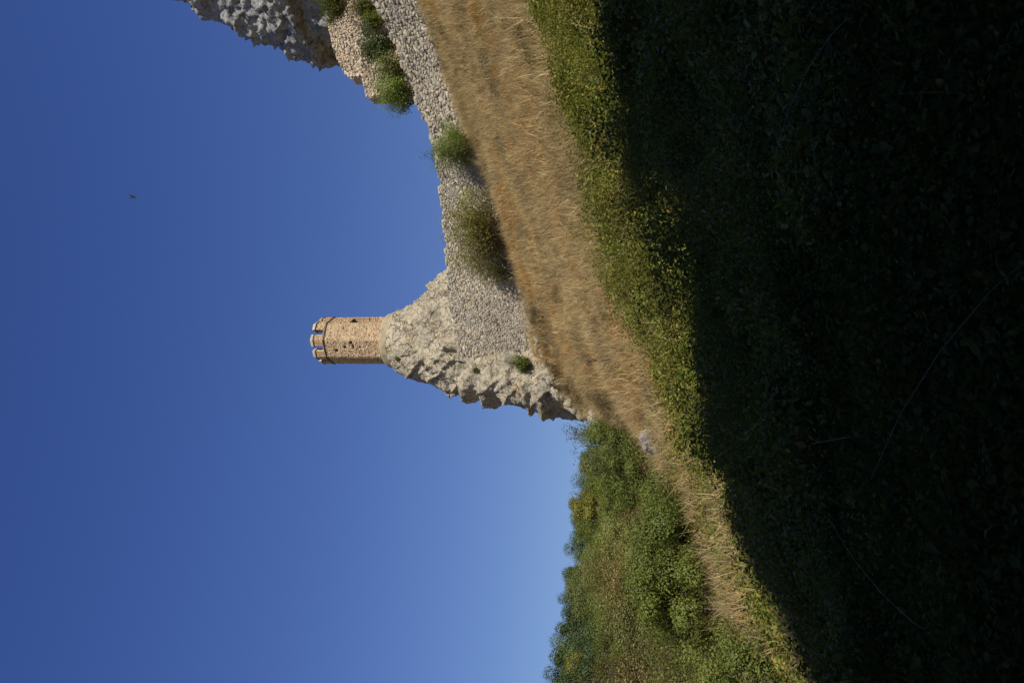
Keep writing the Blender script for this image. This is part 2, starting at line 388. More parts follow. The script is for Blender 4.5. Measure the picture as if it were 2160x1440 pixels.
def height(x, y):
    x = np.asarray(x, float).ravel(); y = np.asarray(y, float).ravel()
    z = np.zeros(len(x)); r = np.hypot(x, y)
    inn = r < 200
    z[inn] = rbf(x[inn], y[inn])
    far = 22 + 14 * vnoise(np.c_[x / 220, y / 220, x * 0], 5) + 10 * sstep(0, 400, -x) - 24 * sstep(20, 160, -y)
    w = sstep(120, 190, r); z = z * (1 - w) + far * w
    P3 = np.c_[x, y, x * 0]
    z = z + 0.10 * fbm(P3 * 0.8, 11, 3) * sstep(2, 10, r) + 0.25 * fbm(P3 * 0.18, 12, 2) * sstep(25, 60, r)
    q = x * SH[0] + y * SH[1]; wl = x * SL[0] + y * SL[1]
    cr_ = crest(wl)
    bl = cr_ - 1.65 * np.maximum(DB - q, 0) * (1 + .12 * vnoise(P3 * 0.15, 31) * sstep(DB - 2, DB - 6, q)) - 0.25 * sstep(DB, DB + 30, q) * cr_
    bl = bl * sstep(-90, -40, wl) * sstep(110, 70, wl)
    return np.where(q > 8, np.maximum(z, bl), z)

def hz(x, y): return float(height([x], [y])[0])
def spaced(core0, core1, step, far, n=46):
    c = np.arange(core0, core1 + 1e-6, step)
    k = np.arange(1, n + 1); 
    g = lambda L: (L * (np.exp(k / n * 5.0) - 1) / (math.exp(5.0) - 1)) + k * step
    return np.r_[(core0 - g(far))[::-1], c, core1 + g(far)]
gx = spaced(-42, 42, 0.4, 2600); gy = spaced(-40, 80, 0.4, 2600)
GX, GY = np.meshgrid(gx, gy)
GZ = height(GX, GY)
nx, ny = len(gx), len(gy)
idx = (np.arange(ny - 1)[:, None] * nx + np.arange(nx - 1)[None, :]).ravel()
gro = mesh_obj('ground', np.c_[GX.ravel(), GY.ravel(), GZ], np.c_[idx, idx + 1, idx + nx + 1, idx + nx], M['ground'], smooth=True)
gro['kind'] = 'structure'
def gridh(x, y):
    """height read off the built ground sheet"""
    x = np.asarray(x, float); y = np.asarray(y, float)
    i = np.clip(np.searchsorted(gx, x) - 1, 0, nx - 2); j = np.clip(np.searchsorted(gy, y) - 1, 0, ny - 2)
    fx = (x - gx[i]) / (gx[i + 1] - gx[i]); fy = (y - gy[j]) / (gy[j + 1] - gy[j])
    Z = GZ.reshape(ny, nx)
    return Z[j, i] * (1 - fx) * (1 - fy) + Z[j, i + 1] * fx * (1 - fy) + Z[j + 1, i] * (1 - fx) * fy + Z[j + 1, i + 1] * fx * fy
def on_ground(x, y, Ymin=2.5, Ymax=90):
    """the ground point seen at a pixel"""
    Ys = np.linspace(Ymin, Ymax, 1500)
    Ps = np.array([pix(x, y, q) for q in Ys]); g = Ps[:, 2] - gridh(Ps[:, 0], Ps[:, 1])
    k = np.where((g[:-1] > 0) & (g[1:] <= 0))[0]
    P = Ps[k[0]] if len(k) else Ps[np.argmin(np.abs(g))]
    return np.array([P[0], P[1], float(gridh(P[0], P[1]))])

# ------------------------------------------------------------------ rock masses
def rock_mass(name, mat, zs, rings, amp, seed, parent=None, kind=None, nth=480, thspan=None, dents=(), fs=1.0, inset=.12, broken=((1.2, .10), (.5, .06), (.25, .035)), scales=((4.2, 1.0, False), (2.2, .75, True), (1.0, .32, True), (.45, .14, True))):
    """rings(z) -> (centre x, centre y, function of angle -> radius); closed displaced surface"""
    V = []
    th = np.linspace(0, 2 * math.pi, nth, endpoint=False) if thspan is None else np.linspace(*thspan, nth)
    for z in zs:
        cx, cyy, rf, fix = rings(z)
        r = rf(th); X = cx + r * np.cos(th); Yy = cyy + r * np.sin(th)
        if fix: X = fix(X, Yy, z, cx)
        V.append(np.c_[X, Yy, np.full(nth, z)])
    V = np.array(V); C = V.mean(1, keepdims=True)
    # outward direction from neighbours
    du = np.roll(V, -1, 1) - np.roll(V, 1, 1) if thspan is None else np.gradient(V, axis=1)
    dv = np.gradient(V, axis=0)
    N = np.cross(du, dv); N /= np.linalg.norm(N, axis=2)[..., None] + 1e-9
    P = V.reshape(-1, 3); Nf = N.reshape(-1, 3)
    wpd = P + 0.35 * np.c_[vnoise(P * 0.9, seed + 50), vnoise(P * 0.9, seed + 51), vnoise(P * 0.9, seed + 52)]
    d = np.zeros(len(P)); A_ = amp(P)
    for k, (sz, a_, rd) in enumerate(scales):
        d += a_ * A_ * chipped(wpd / sz * np.array([1, 1, 0.72]), seed + 10 * k, rd)
    for k, (sz, a_) in enumerate(broken):
        d += a_ * A_ * np.clip(facets(wpd / sz * np.array([1, 1, 0.8]), seed + 200 + 10 * k), -1.1, 1.1)
    # long fractures along two sets of joints, and bedding ledges
    wq = P + fs * .45 * np.c_[vnoise(P * .5 / fs, seed + 70), vnoise(P * .5 / fs, seed + 71), vnoise(P * .5 / fs, seed + 72)] + fs * .12 * np.c_[vnoise(P * 2.2 / fs, seed + 73), vnoise(P * 2.2 / fs, seed + 74), vnoise(P * 2.2 / fs, seed + 75)]
    for k, (n_, sp_) in enumerate((((.75, -.2, .62), 1.5), ((-.62, -.25, .72), 1.9), ((.9, .1, -.2), 2.6))):
        q = wq @ np.array(n_) / (sp_ * fs); cell = np.floor(q + .5); u = (q - cell) * sp_ * fs
        on = vnoise(np.c_[cell * 3.1, P[:, 2] * .35 / fs, P[:, 0] * .35 / fs], seed + 80 + k) > -.1
        d -= A_ * fs * np.where(on, .36 * np.exp(-np.abs(u) / (.08 * fs)), 0)
        d += A_ * fs * .16 * (_h(cell.astype(np.int64), cell.astype(np.int64) * 0 + k, cell.astype(np.int64) * 0, seed + 5) - .5)
    d += 0.05 * fbm(P * 5, seed + 90, 3) * A_
    d = d - d.mean() - inset * A_
    P0 = P
    P = P + Nf * d[:, None]
    for (c, rad, dep) in dents:
        P = P - Nf * (dep * np.exp(-(((P0 - c) / rad) ** 2).sum(1)))[:, None]
    nz = len(zs); Fc = []
    a = np.arange(nz - 1)[:, None] * nth + np.arange(nth)[None]
    b = np.arange(nz - 1)[:, None] * nth + (np.arange(nth)[None] + 1) % nth
    if thspan is not None: a, b = a[:, :-1], b[:, :-1]
    Q = np.stack([a, b, b + nth, a + nth], -1).reshape(-1, 4)
    return mesh_obj(name, P, Q, mat, parent, False, kind), P

TC = pix(760, 718, 70.0)                       # tower axis
TX, TY = float(TC[0]), 70.0
sil = np.array([  # photograph row, right and left outline of the tower rock
    (790, 672, 760), (815, 668, 765), (835, 660, 775), (865, 656, 792), (892, 643, 803), (912, 612, 809), (945, 568, 818), (985, 530, 823), (1015, 515, 822),
    (1040, 505, 832), (1060, 500, 845), (1100, 495, 858), (1140, 490, 862), (1180, 490, 868), (1210, 490, 870), (1240, 490, 870), (1330, 480, 870)], float)
def tower_rings(z):
    t = np.clip((33.0 + 1.6 - z) / 22.0, 0, 1)       # 0 at the top, 1 deep in the ground
    cy_ = TY - 1.0 * t; cx_ = TX + 1.4 * sstep(0.1, 0.5, t)
    ry = 2.2 + 1.7 * sstep(0.0, 0.35, t) + 1.6 * sstep(0.35, 0.9, t)
    def rf(th):
        base = ry * (1 + 0 * th)
        d = np.angle(np.exp(1j * (th - math.radians(-128))))
        lobe = (2.7 * sstep(0.22, 0.5, t) + 1.4 * sstep(0.5, 0.85, t)) * np.exp(-(d / 0.62) ** 2)
        d2 = np.angle(np.exp(1j * (th - math.radians(-113))))
        lobe2 = 2.3 * sstep(0.33, 0.5, t) * np.exp(-(d2 / 0.26) ** 2)
        return base + lobe + lobe2
    def fix(X, Yy, z, cx):
        px, py = proj(np.c_[X, Yy, np.full(len(X), z)])
        for left in (0, 1):
            sel = X < cx if left else X >= cx
            if not sel.any(): continue
            k = np.argmax(py[sel]) if left else np.argmin(py[sel])
            row = px[sel][k]
            want = np.interp(row, sil[:, 0], sil[:, 2 if left else 1])
            Ye = Yy[sel][k]; depth = Ye * CP + (z - EYE[2]) * SP
            Xw = (720 - want) / F * depth
            Xe = X[sel][k]
            s = (Xw - cx) / (Xe - cx) if abs(Xe - cx) > 0.3 else 1
            s = np.clip(s, 0.3, 3.0)
            X = np.where(sel, cx + (X - cx) * s, X)
        return X
    return cx_, cy_, rf, fix
rocko, RP = rock_mass('tower_rock', M['rock'], np.linspace(33.9, 12.0, 330),
    tower_rings, lambda P: 0.45 + 0.6 * sstep(34.0, 29.0, P[:, 2]) - 0.3 * sstep(27, 19, P[:, 2]), 3, dents=[(pix(x, y, Y), np.array(r), d) for x, y, Y, r, d in (
        (950, 732, 64.5, (.35, 2.2, .6), 1.3), (998, 808, 65, (1.0, 2.5, .35), 1.0), (1042, 832, 65, (.8, 2.5, .45), .9), (1150, 855, 62, (.5, 2.5, .5), .8), (1080, 790, 62, (.9, 2.5, .3), .5), (875, 700, 68, (.25, 2, .7), .35), (1060, 760, 62, (.3, 2, .9), .5), (1120, 815, 62, (.7, 2.5, .25), .6))])
tag(rocko, 'pale limestone crag carrying the octagonal tower', 'rock')

csil = np.array([(200, -120), (330, -30), (385, -14), (430, 8), (500, 42), (560, 76), (610, 96), (640, 118), (690, 136), (712, 138), (730, 115), (900, 100)], float)
def cliff_rings(z):
    def rf(th):
        a = th - math.radians(-27)
        return 26 / (np.abs(np.cos(a)) ** 5 + np.abs(np.sin(a)) ** 5) ** (1 / 5)
    def fix(X, Yy, z, cx):
        px, py = proj(np.c_[X, Yy, np.full(len(X), z)])
        k = np.argmax(py); want = np.interp(px[k], csil[:, 0], csil[:, 1])
        depth = Yy[k] * CP + (z - EYE[2]) * SP
        return X + ((720 - want) / F * depth - X[k])
    return 60.0, 98.0, rf, fix
cliffo, _ = rock_mass('castle_cliff', M['cliff'], np.linspace(80, 24, 300), cliff_rings, lambda P: 1.0 + 0 * P[:, 2], 23, nth=560,
                      thspan=(math.radians(130), math.radians(345)), scales=((6, 1.0, False), (3.0, 1.0, True), (1.5, .6, True), (.75, .3, True)), fs=1.8, broken=((2.2, .3), (1.0, .24), (.5, .12)))
tag(cliffo, 'tall grey-blue cliff rising behind the ruined wall', 'cliff')

def boulder(px_, py_, rx, ry, rz, label, seed, mat='grey_rock', sink=0.35, name='rock_outcrop', group=None, tilt=0.0):
    g = on_ground(px_, py_)
    n1, n2 = 60, 40
    th = np.linspace(0, 2 * math.pi, n1, endpoint=False); ph = np.linspace(-math.pi / 2, math.pi / 2, n2)
    T, Pp = np.meshgrid(th, ph)
    V = np.stack([np.cos(Pp) * np.cos(T) * rx, np.cos(Pp) * np.sin(T) * ry, np.sin(Pp) * rz], -1).reshape(-1, 3)
    N = V / np.linalg.norm(V, axis=1)[:, None]
    m = (rx + ry + rz) / 3
    d = 0.6 * m * chipped(V / (1.1 * m) + seed, seed, False) + 0.3 * m * chipped(V / (0.5 * m), seed + 5) + .12 * m * facets(V / (.45 * m), seed + 9) + .06 * m * facets(V / (.2 * m), seed + 3)
    V = V + N * d[:, None]
    if tilt: V = V @ np.array(Matrix.Rotation(tilt, 3, 'Y')).T
    V += np.array([g[0], g[1], g[2] + rz * (0.5 - sink)])
    a = np.arange(n2 - 1)[:, None] * n1 + np.arange(n1)[None]; b = np.arange(n2 - 1)[:, None] * n1 + (np.arange(n1)[None] + 1) % n1
    o = mesh_obj(name, V, np.stack([a, b, b + n1, a + n1], -1).reshape(-1, 4), M[mat])
    return tag(o, label, 'rock', group)
boulder(1390, 928, 0.42, 0.45, 0.5, 'largest pale grey rock in the dry grass left of the crag', 41)
boulder(1343, 886, 0.5, 0.45, 0.36, 'low flat grey rock just above the largest one', 42)
boulder(1278, 880, 0.8, 0.6, 0.9, 'cream broken rock sticking out below the foot of the crag', 43, 'rock')
boulder(1345, 1000, 0.6, 0.6, 0.6, 'dark grey rock half hidden among the shrubs', 44)
boulder(1366, 905, 0.3, 0.3, 0.34, 'middle-sized grey rock between the flat rock and the largest one', 46)
boulder(1402, 948, 0.4, 0.35, 0.3, 'small grey rock just below the largest one', 47)
boulder(1108, 88, 0.3, 0.25, 0.22, 'small pale stone lying alone on the dry grass slope', 45)
rr = random.Random(5)
for k, (a, b, s) in enumerate([(1098, 612, .32), (1108, 640, .36), (1122, 668, .5), (1128, 690, .45), (1140, 716, .36), (1158, 765, .45), (1172, 790, .7), (1188, 822, .6), (1205, 848, .6), (1218, 868, .45), (1116, 650, .3), (1150, 742, .3)]):
    boulder(a, b, s * 1.2, s, s * 0.9, ('broken pale stone at the foot of the curtain wall' if b < 720 else 'broken pale stone at the foot of the crag'), 60 + k, 'rock', 0.25, 'loose_stone', 'broken stones at the foot of the wall' if b < 720 else 'broken stones at the foot of the crag')

# ------------------------------------------------------------------ masonry
def stone_variant(seed):
    r = np.random.default_rng(seed); n = 8
    a = (np.arange(n) + 0.5) * 2 * math.pi / n + r.uniform(-0.16, 0.16, n)
    e = r.uniform(0.42, 0.65)
    px_ = np.sign(np.cos(a)) * np.abs(np.cos(a)) ** e * 0.5; pz_ = np.sign(np.sin(a)) * np.abs(np.sin(a)) ** e * 0.5
    px_ += r.uniform(-.04, .04, n); pz_ += r.uniform(-.05, .05, n)
    V = [np.c_[px_, np.full(n, 0.5), pz_], np.c_[px_, r.uniform(-.22, -.08, n), pz_]]
    s = r.uniform(0.66, 0.82)
    ox, oz = r.uniform(-.05, .05, 2)
    V.append(np.c_[px_ * s + ox, -0.44 + r.uniform(-.09, .06, n), pz_ * s + oz])
    V.append(np.array([[ox, -0.5, oz]]))
    V = np.vstack(V)
    Fc = [(k * n + j, k * n + (j + 1) % n, (k + 1) * n + (j + 1) % n, (k + 1) * n + j) for k in range(2) for j in range(n)]
    T = []
    for q in Fc: T += [(q[0], q[1], q[2]), (q[0], q[2], q[3])]
    T += [(2 * n + j, 2 * n + (j + 1) % n, 3 * n) for j in range(n)]
    return V, np.array(T)[:, ::-1]
SV = [stone_variant(900 + k) for k in range(16)]
def stone_meshes(mat):
    out = []
    for V, T in SV:
        o = mesh_obj('stone', V, T, mat); me = o.data; bpy.data.objects.remove(o); out.append(me)
    return out
def joined_stones(name, items, mat, parent):
    VV, TT, n = [], [], 0
    for (c, t, w, h, d, roll, k) in items:
        V, T = SV[k]; nn = np.array([t[1], -t[0], 0.0])      # outward front
        cr, sr = math.cos(roll), math.sin(roll)
        X = V[:, 0] * w; Z = V[:, 2] * h
        X, Z = X * cr - Z * sr, X * sr + Z * cr
        VV.append(np.asarray(c)[None] + X[:, None] * np.array([t[0], t[1], 0])[None] - (V[:, 1] * d)[:, None] * nn[None] + Z[:, None] * np.array([0, 0, 1])[None])
        TT.append(T + n); n += len(V)
    return mesh_obj(name, np.vstack(VV), np.vstack(TT), mat, parent, False, 'stuff')

# front curtain wall: (picture row y, foot x, top x, forward distance)
WP = [(-160, 820, 725, 49.0), (-60, 858, 762, 51.0), (0, 887, 792, 52.0), (50, 905, 818, 52.9), (100, 925, 838, 53.6), (150, 940, 858, 54.4), (190, 955, 872, 54.9), (232, 970, 888, 55.5), (262, 985, 904, 55.9), (300, 1000, 912, 56.4),
      (340, 1022, 920, 56.8), (420, 1055, 929, 57.8), (500, 1085, 937, 58.8), (570, 1100, 944, 59.6), (640, 1115, 950, 60.4), (690, 1120, 955, 61.0), (715, 1120, 959, 61.3), (738, 1120, 963, 61.6), (752, 1120, 972, 61.8)]
WS = []
for y, xf, xt, Y in WP:
    a = pix(xf, y, Y); b = pix(xt, y, Y); WS.append((a[0], Y, a[2], b[2]))
WS = np.array(WS)
# turn so that s runs along the wall from its right-hand end
seg = np.r_[0, np.cumsum(np.hypot(np.diff(WS[:, 0]), np.diff(WS[:, 1])))]
def wall_at(s):
    x = np.interp(s, seg, WS[:, 0]); y = np.interp(s, seg, WS[:, 1])
    x2 = np.interp(s + .3, seg, WS[:, 0]); y2 = np.interp(s + .3, seg, WS[:, 1]); x1 = np.interp(s - .3, seg, WS[:, 0]); y1 = np.interp(s - .3, seg, WS[:, 1])
    t = np.array([x1 - x2, y1 - y2]); t /= np.linalg.norm(t) + 1e-9        # points to picture right of the place
    return x, y, np.interp(s, seg, WS[:, 2]), np.interp(s, seg, WS[:, 3]), t
wall = empty('curtain_wall', (*WS[8][:2], WS[8][2]), 'long rubble stone curtain wall running from the crag up to the right', 'stone wall')
def loc(o, parent):
    o.matrix_parent_inverse = Matrix.Translation(-Vector(parent.location)); return o
def clip(poly, nx_, nz_, c):
    out = []
    for k in range(len(poly)):
        p, q = poly[k], poly[(k + 1) % len(poly)]; dp = p[0] * nx_ + p[1] * nz_ - c; dq = q[0] * nx_ + q[1] * nz_ - c
        if dp <= 0: out.append(p)
        if (dp < 0 < dq) or (dq < 0 < dp):
            f = dp / (dp - dq); out.append((p[0] + (q[0] - p[0]) * f, p[1] + (q[1] - p[1]) * f))
    return out
def rubble(r, s0, s1, z0, z1, inside, sw=.30, sh=.19, bigs=.05, aniso=1.5):
    """irregular rubble: list of (centre s, centre z, outline) whose cells fill the face"""
    P = []; z = z0
    while z < z1:
        h = sh * r.uniform(.65, 1.4); s_ = s0 + r.uniform(-.3, 0) * sw
        while s_ < s1:
            w = sw * np.clip(r.gamma(4.5, .22), .45, 2.0)
            P.append((s_ + w / 2 + r.normal(0, .03), z + h / 2 + r.normal(0, .09) * h)); s_ += w
        z += h
    P = np.array([p for p in P if s0 <= p[0] <= s1 and inside(p[0], p[1])])
    keep = np.ones(len(P), bool); big = np.where(r.random(len(P)) < bigs)[0]
    for i in big:
        if not keep[i]: continue
        d = np.hypot((P[:, 0] - P[i, 0]) / aniso, P[:, 1] - P[i, 1]); near = (d < sh * r.uniform(.8, 1.35)); near[i] = False; keep[near] = False
    P = P[keep]; out = []
    Q = P / np.array([aniso, 1.0])
    for i in range(len(P)):
        d2 = ((Q - Q[i]) ** 2).sum(1); nb_ = np.argsort(d2)[1:15]
        m = sh * 1.0; poly = [(-m, -m), (m, -m), (m, m), (-m, m)]
        for j in nb_:
            v = Q[j] - Q[i]; poly = clip(poly, v[0], v[1], (v @ v) / 2)
            if len(poly) < 3: break
        if len(poly) < 3: continue
        out.append((P[i, 0], P[i, 1], np.array(poly) * np.array([aniso, 1.0])))
    return out
def cell_stone(poly, r, joint=.014, proud=.04, flip=False):
    """a squared-off rubble stone; x along the wall, -y outwards, z up"""
    p = np.array(poly, float); c = p.mean(0); p = p - c
    ext = np.abs(p).max(0) + 1e-6; sz = np.maximum(1 - joint / ext, .5); p = p * sz
    q = []
    for k in range(len(p)):                                    # knock the corners off
        a_, b_ = p[k], p[(k + 1) % len(p)]; L_ = np.linalg.norm(b_ - a_)
        if L_ < .03: continue
        q += [a_ + (b_ - a_) * .07, a_ + (b_ - a_) * .93]
    p = np.array(q if len(q) >= 6 else p); n = len(p)
    if flip: p = p * np.array([-1, 1]); c = c * np.array([-1, 1])
    f = r.uniform(.84, .95); o = proud * r.uniform(.6, 1.3)
    V = [np.c_[p[:, 0], np.full(n, .22), p[:, 1]], np.c_[p[:, 0], r.uniform(-.012, .012, n), p[:, 1]],
         np.c_[p[:, 0] * f, -o + r.uniform(-.012, .012, n), p[:, 1] * f]]
    tilt = r.normal(0, .13, 2); V[2][:, 1] += V[2][:, 0] * tilt[0] + V[2][:, 2] * tilt[1]
    V = np.vstack(V); T = []
    for k in range(2):
        for j in range(n): T += [(k * n + j, k * n + (j + 1) % n, (k + 1) * n + (j + 1) % n), (k * n + j, (k + 1) * n + (j + 1) % n, (k + 1) * n + j)]
    for j in range(1, n - 1): T.append((2 * n, 2 * n + j, 2 * n + j + 1))
    return V, np.array(T), c
def place_cells(cs):
    VV, TT, n = [], [], 0
    for (V, T, c, t) in cs:
        nn = np.array([t[1], -t[0], 0.0])
        VV.append(c[None] + V[:, :1] * np.array([t[0], t[1], 0])[None] - V[:, 1:2] * nn[None] + V[:, 2:] * np.array([0, 0, 1.0])[None]); TT.append(T + n); n += len(V)
    return np.vstack(VV), np.vstack(TT)
wr = np.random.default_rng(21); items = []
def in_wall(s_, z_):
    if not 0.05 < s_ < seg[-1] - .05: return False
    zb, zt = np.interp(s_, seg, WS[:, 2]), np.interp(s_, seg, WS[:, 3])
    return zb - .8 < z_ < zt - .06 + .12 * math.sin(s_ * 3.1) * .6 + .07 * math.sin(s_ * 7.7 + 1)
SPL = float(np.interp(330, [w[0] for w in WP], seg))
cells = rubble(wr, 0, SPL, WS[:, 2].min() - 1, WS[:, 3].max() + .2, in_wall, .25, .155, .1, 1.6) + rubble(wr, SPL + .02, seg[-1], WS[:, 2].min() - 1, WS[:, 3].max() + .2, in_wall, .185, .108, .07, 1.75)
for (sc0, zc0, poly) in cells:
    V, T, c = cell_stone(poly, wr, .006, .014, True)
    x, y, zb, zt, t = wall_at(sc0); nn = np.array([t[1], -t[0]])
    bulge = .012 + wr.normal(0, .009)
    xy = np.array([x, y]) + nn * bulge + t * c[0]
    items.append((V, T, np.array([xy[0], xy[1], zc0 + c[1]]), t))
# core
mb = MB(); ss = np.arange(0, seg[-1], 0.3); fr, bk = [], []
for s in ss:
    x, y, zb, zt, t = wall_at(s); nn = np.array([t[1], -t[0]])
    a = np.array([x, y]) - nn * 0.006; b = np.array([x, y]) - nn * 1.0
    rg = 0.08 * math.sin(s * 3.1) - 0.08
    fr.append([(a[0], a[1], zb - 1.5), (a[0], a[1], zt + rg)]); bk.append([(b[0], b[1], zb - 1.5), (b[0], b[1], zt + rg)])
V = []; Fc = []
for k in range(len(ss)):
    V += [fr[k][0], fr[k][1], bk[k][1], bk[k][0]]
for k in range(len(ss) - 1):
    a, b = 4 * k, 4 * k + 4
    for j in range(4): Fc.append((a + j, a + (j + 1) % 4, b + (j + 1) % 4, b + j))
Fc += [(0, 1, 2, 3), (4 * len(ss) - 1, 4 * len(ss) - 2, 4 * len(ss) - 3, 4 * len(ss) - 4)]
loc(mesh_obj('wall_core', V, Fc, M['mortar'], wall), wall)
def seen_size(it):
    px_, py_ = proj(it[2][None]); vis = (0 < py_[0] < 1440) and it[2][2] > gridh(it[2][0], it[2][1]) + 0.15
    e = it[0].max(0) - it[0].min(0)
    return e[0] * e[2] / np.linalg.norm(it[2] - EYE) ** 2 * (1 if vis else 0)
order = sorted(range(len(items)), key=lambda k: -seen_size(items[k]))
for k in order[:300]:
    V, T, c, t = items[k]
    o = mesh_obj('stone', V, T, M['wall'], wall)
    o.matrix_basis = Matrix.Translation(Vector(c) - Vector(wall.location)) @ Matrix.Rotation(math.atan2(t[1], t[0]), 4, 'Z')
loc(mesh_obj('small_stones', *place_cells([items[k] for k in order[300:]]), M['wall'], wall, False, 'stuff'), wall)

# ruined wall behind, stepped at its left end
def ruin_block(corners, zlow, ztop_f, name, parent, seed, side=True, hole=None):
    """masonry block: front from picture-left corner a to right corner b, returning back on its left side"""
    r = np.random.default_rng(seed); a, b, back = [np.array(c, float) for c in corners]
    cs = []
    for (p, q) in [(a, b)] + ([(back, a)] if side else []):
        L = np.linalg.norm(q - p); t = (q - p) / L; nn = np.array([t[1], -t[0]]); main = p is a
        top = (lambda s_: ztop_f(min(max(s_, 0), L))) if main else (lambda s_: ztop_f(0) - .15)
        zm = max(top(0), top(L))
        ins = lambda s_, z_: 0 < s_ < L and z_ < top(s_) - .05 and not (main and hole and abs(s_ - hole[0]) < hole[2] and abs(z_ - hole[1]) < hole[3])
        for (sc0, zc0, poly) in rubble(r, 0, L, zlow, zm + .2, ins, .2, .12, .06, 1.6):
            V, T, c = cell_stone(poly, r, .006, .016)
            xy = p + t * (sc0 + c[0]) + nn * r.normal(0, .015); cs.append((V, T, np.array([xy[0], xy[1], zc0 + c[1]]), t))
    loc(mesh_obj(name, *place_cells(cs), M['ruin'], parent, False, 'stuff'), parent)
    L = np.linalg.norm(b - a); t = (b - a) / L; nn = np.array([t[1], -t[0]]); tb = (back - a) / np.linalg.norm(back - a)
    m = MB(); n = 24; V = []
    for k in range(n + 1):
        s = 0.07 + (L - 0.07) * k / n; zt = ztop_f(s) - 0.1
        f = a + t * s - nn * 0.08; g = f + tb * (np.linalg.norm(back - a) - .1)
        V += [(f[0], f[1], zlow - 1), (f[0], f[1], zt), (g[0], g[1], zt), (g[0], g[1], zlow - 1)]
    Fc = []
    for k in range(n):
        p, q = 4 * k, 4 * k + 4
        for j in range(4): Fc.append((p + j, p + (j + 1) % 4, q + (j + 1) % 4, q + j))
    Fc += [(0, 1, 2, 3), (4 * n + 3, 4 * n + 2, 4 * n + 1, 4 * n)]
    loc(mesh_obj('wall_core', V, Fc, M['mortar'], parent), parent)
pa = pix(800, 158, 64.0); pb = pix(800, -120, 60.0)
ruin = empty('ruined_wall', (*pa[:2], pix(880, 150, 64)[2]), 'warm pinkish ruined masonry wall below the grey cliff', 'ruin')
zt_rows = np.array([(158, 735), (140, 724), (100, 706), (60, 695), (0, 690), (-120, 660)], float)
Lr = np.linalg.norm((pb - pa)[:2])
def ztop_main(s):
    y = 158 + (-120 - 158) * s / Lr; Y = 64 - 4 * s / Lr
    return pix(np.interp(-y, -zt_rows[:, 0], zt_rows[:, 1]), y, Y)[2]
tr_ = (pb - pa)[:2] / Lr; nb = np.array([-tr_[1], tr_[0]])
bdir = np.array([-0.32, 0.95])
zl = pix(905, 100, 62)[2] - 1.5
ruin_block((pa[:2], pb[:2], pa[:2] + bdir * 0.9), zl, ztop_main, 'stone_courses', ruin, 71)
pa2 = pix(800, 202, 62.6); pb2 = pa2[:2] + tr_ * 4.0
zt2 = pix(773, 202, 62.6)[2]
ruin_block((pa2[:2], pb2, pa2[:2] + bdir * 0.9), zl - 1, lambda s: zt2 + 0.02 * s, 'stone_courses', ruin, 72)

# ------------------------------------------------------------------ tower
TR = 1.92; Z0 = 33.05 + 1.6; 
def zfront(x, Yf): return pix(x, 718, Yf)[2]
Yf = TY - TR
ZC0, ZB, ZS, ZE, ZM = zfront(823, Yf - .3), zfront(802, Yf), zfront(682, Yf), zfront(677.5, Yf), zfront(661, Yf)
ZTOP = zfront(654, Yf)
tower = empty('octagonal_tower', (TX, TY, ZC0), 'small octagonal stone tower with battlements on top of the crag', 'tower')
ang = [math.radians(-90 + 45 * k) for k in range(8)]       # a corner faces the camera
def corner(k, r, zz): return np.array([TX + r * math.cos(ang[k % 8]), TY + r * math.sin(ang[k % 8]), zz])
def octa(r, zz): return np.array([corner(k, r, zz) for k in range(8)])
tr = np.random.default_rng(4)
sitems = []; mort = MB()
holes = {7: [(0.42, 0.20, 0.14, 0.15), (0.60, 0.36, .13, .11), (0.86, 0.48, .12, .13), (0.64, 0.51, .20, .09), (0.60, 0.62, .09, .10), (.3, .78, .07, .05)],   # face left of the front corner: u, share of height from top
         1: [(0.52, 0.60, 0.44, 1.20)], 0: [(.3, .8, .07, .06), (.72, .72, .06, .05)]}
holes = {k: v for k, v in holes.items()}
HT = ZS - ZB
panels = MB(); core = MB()
core.prism(octa(TR - .75, ZB - 1.2), octa(TR - .75, ZE - .5))
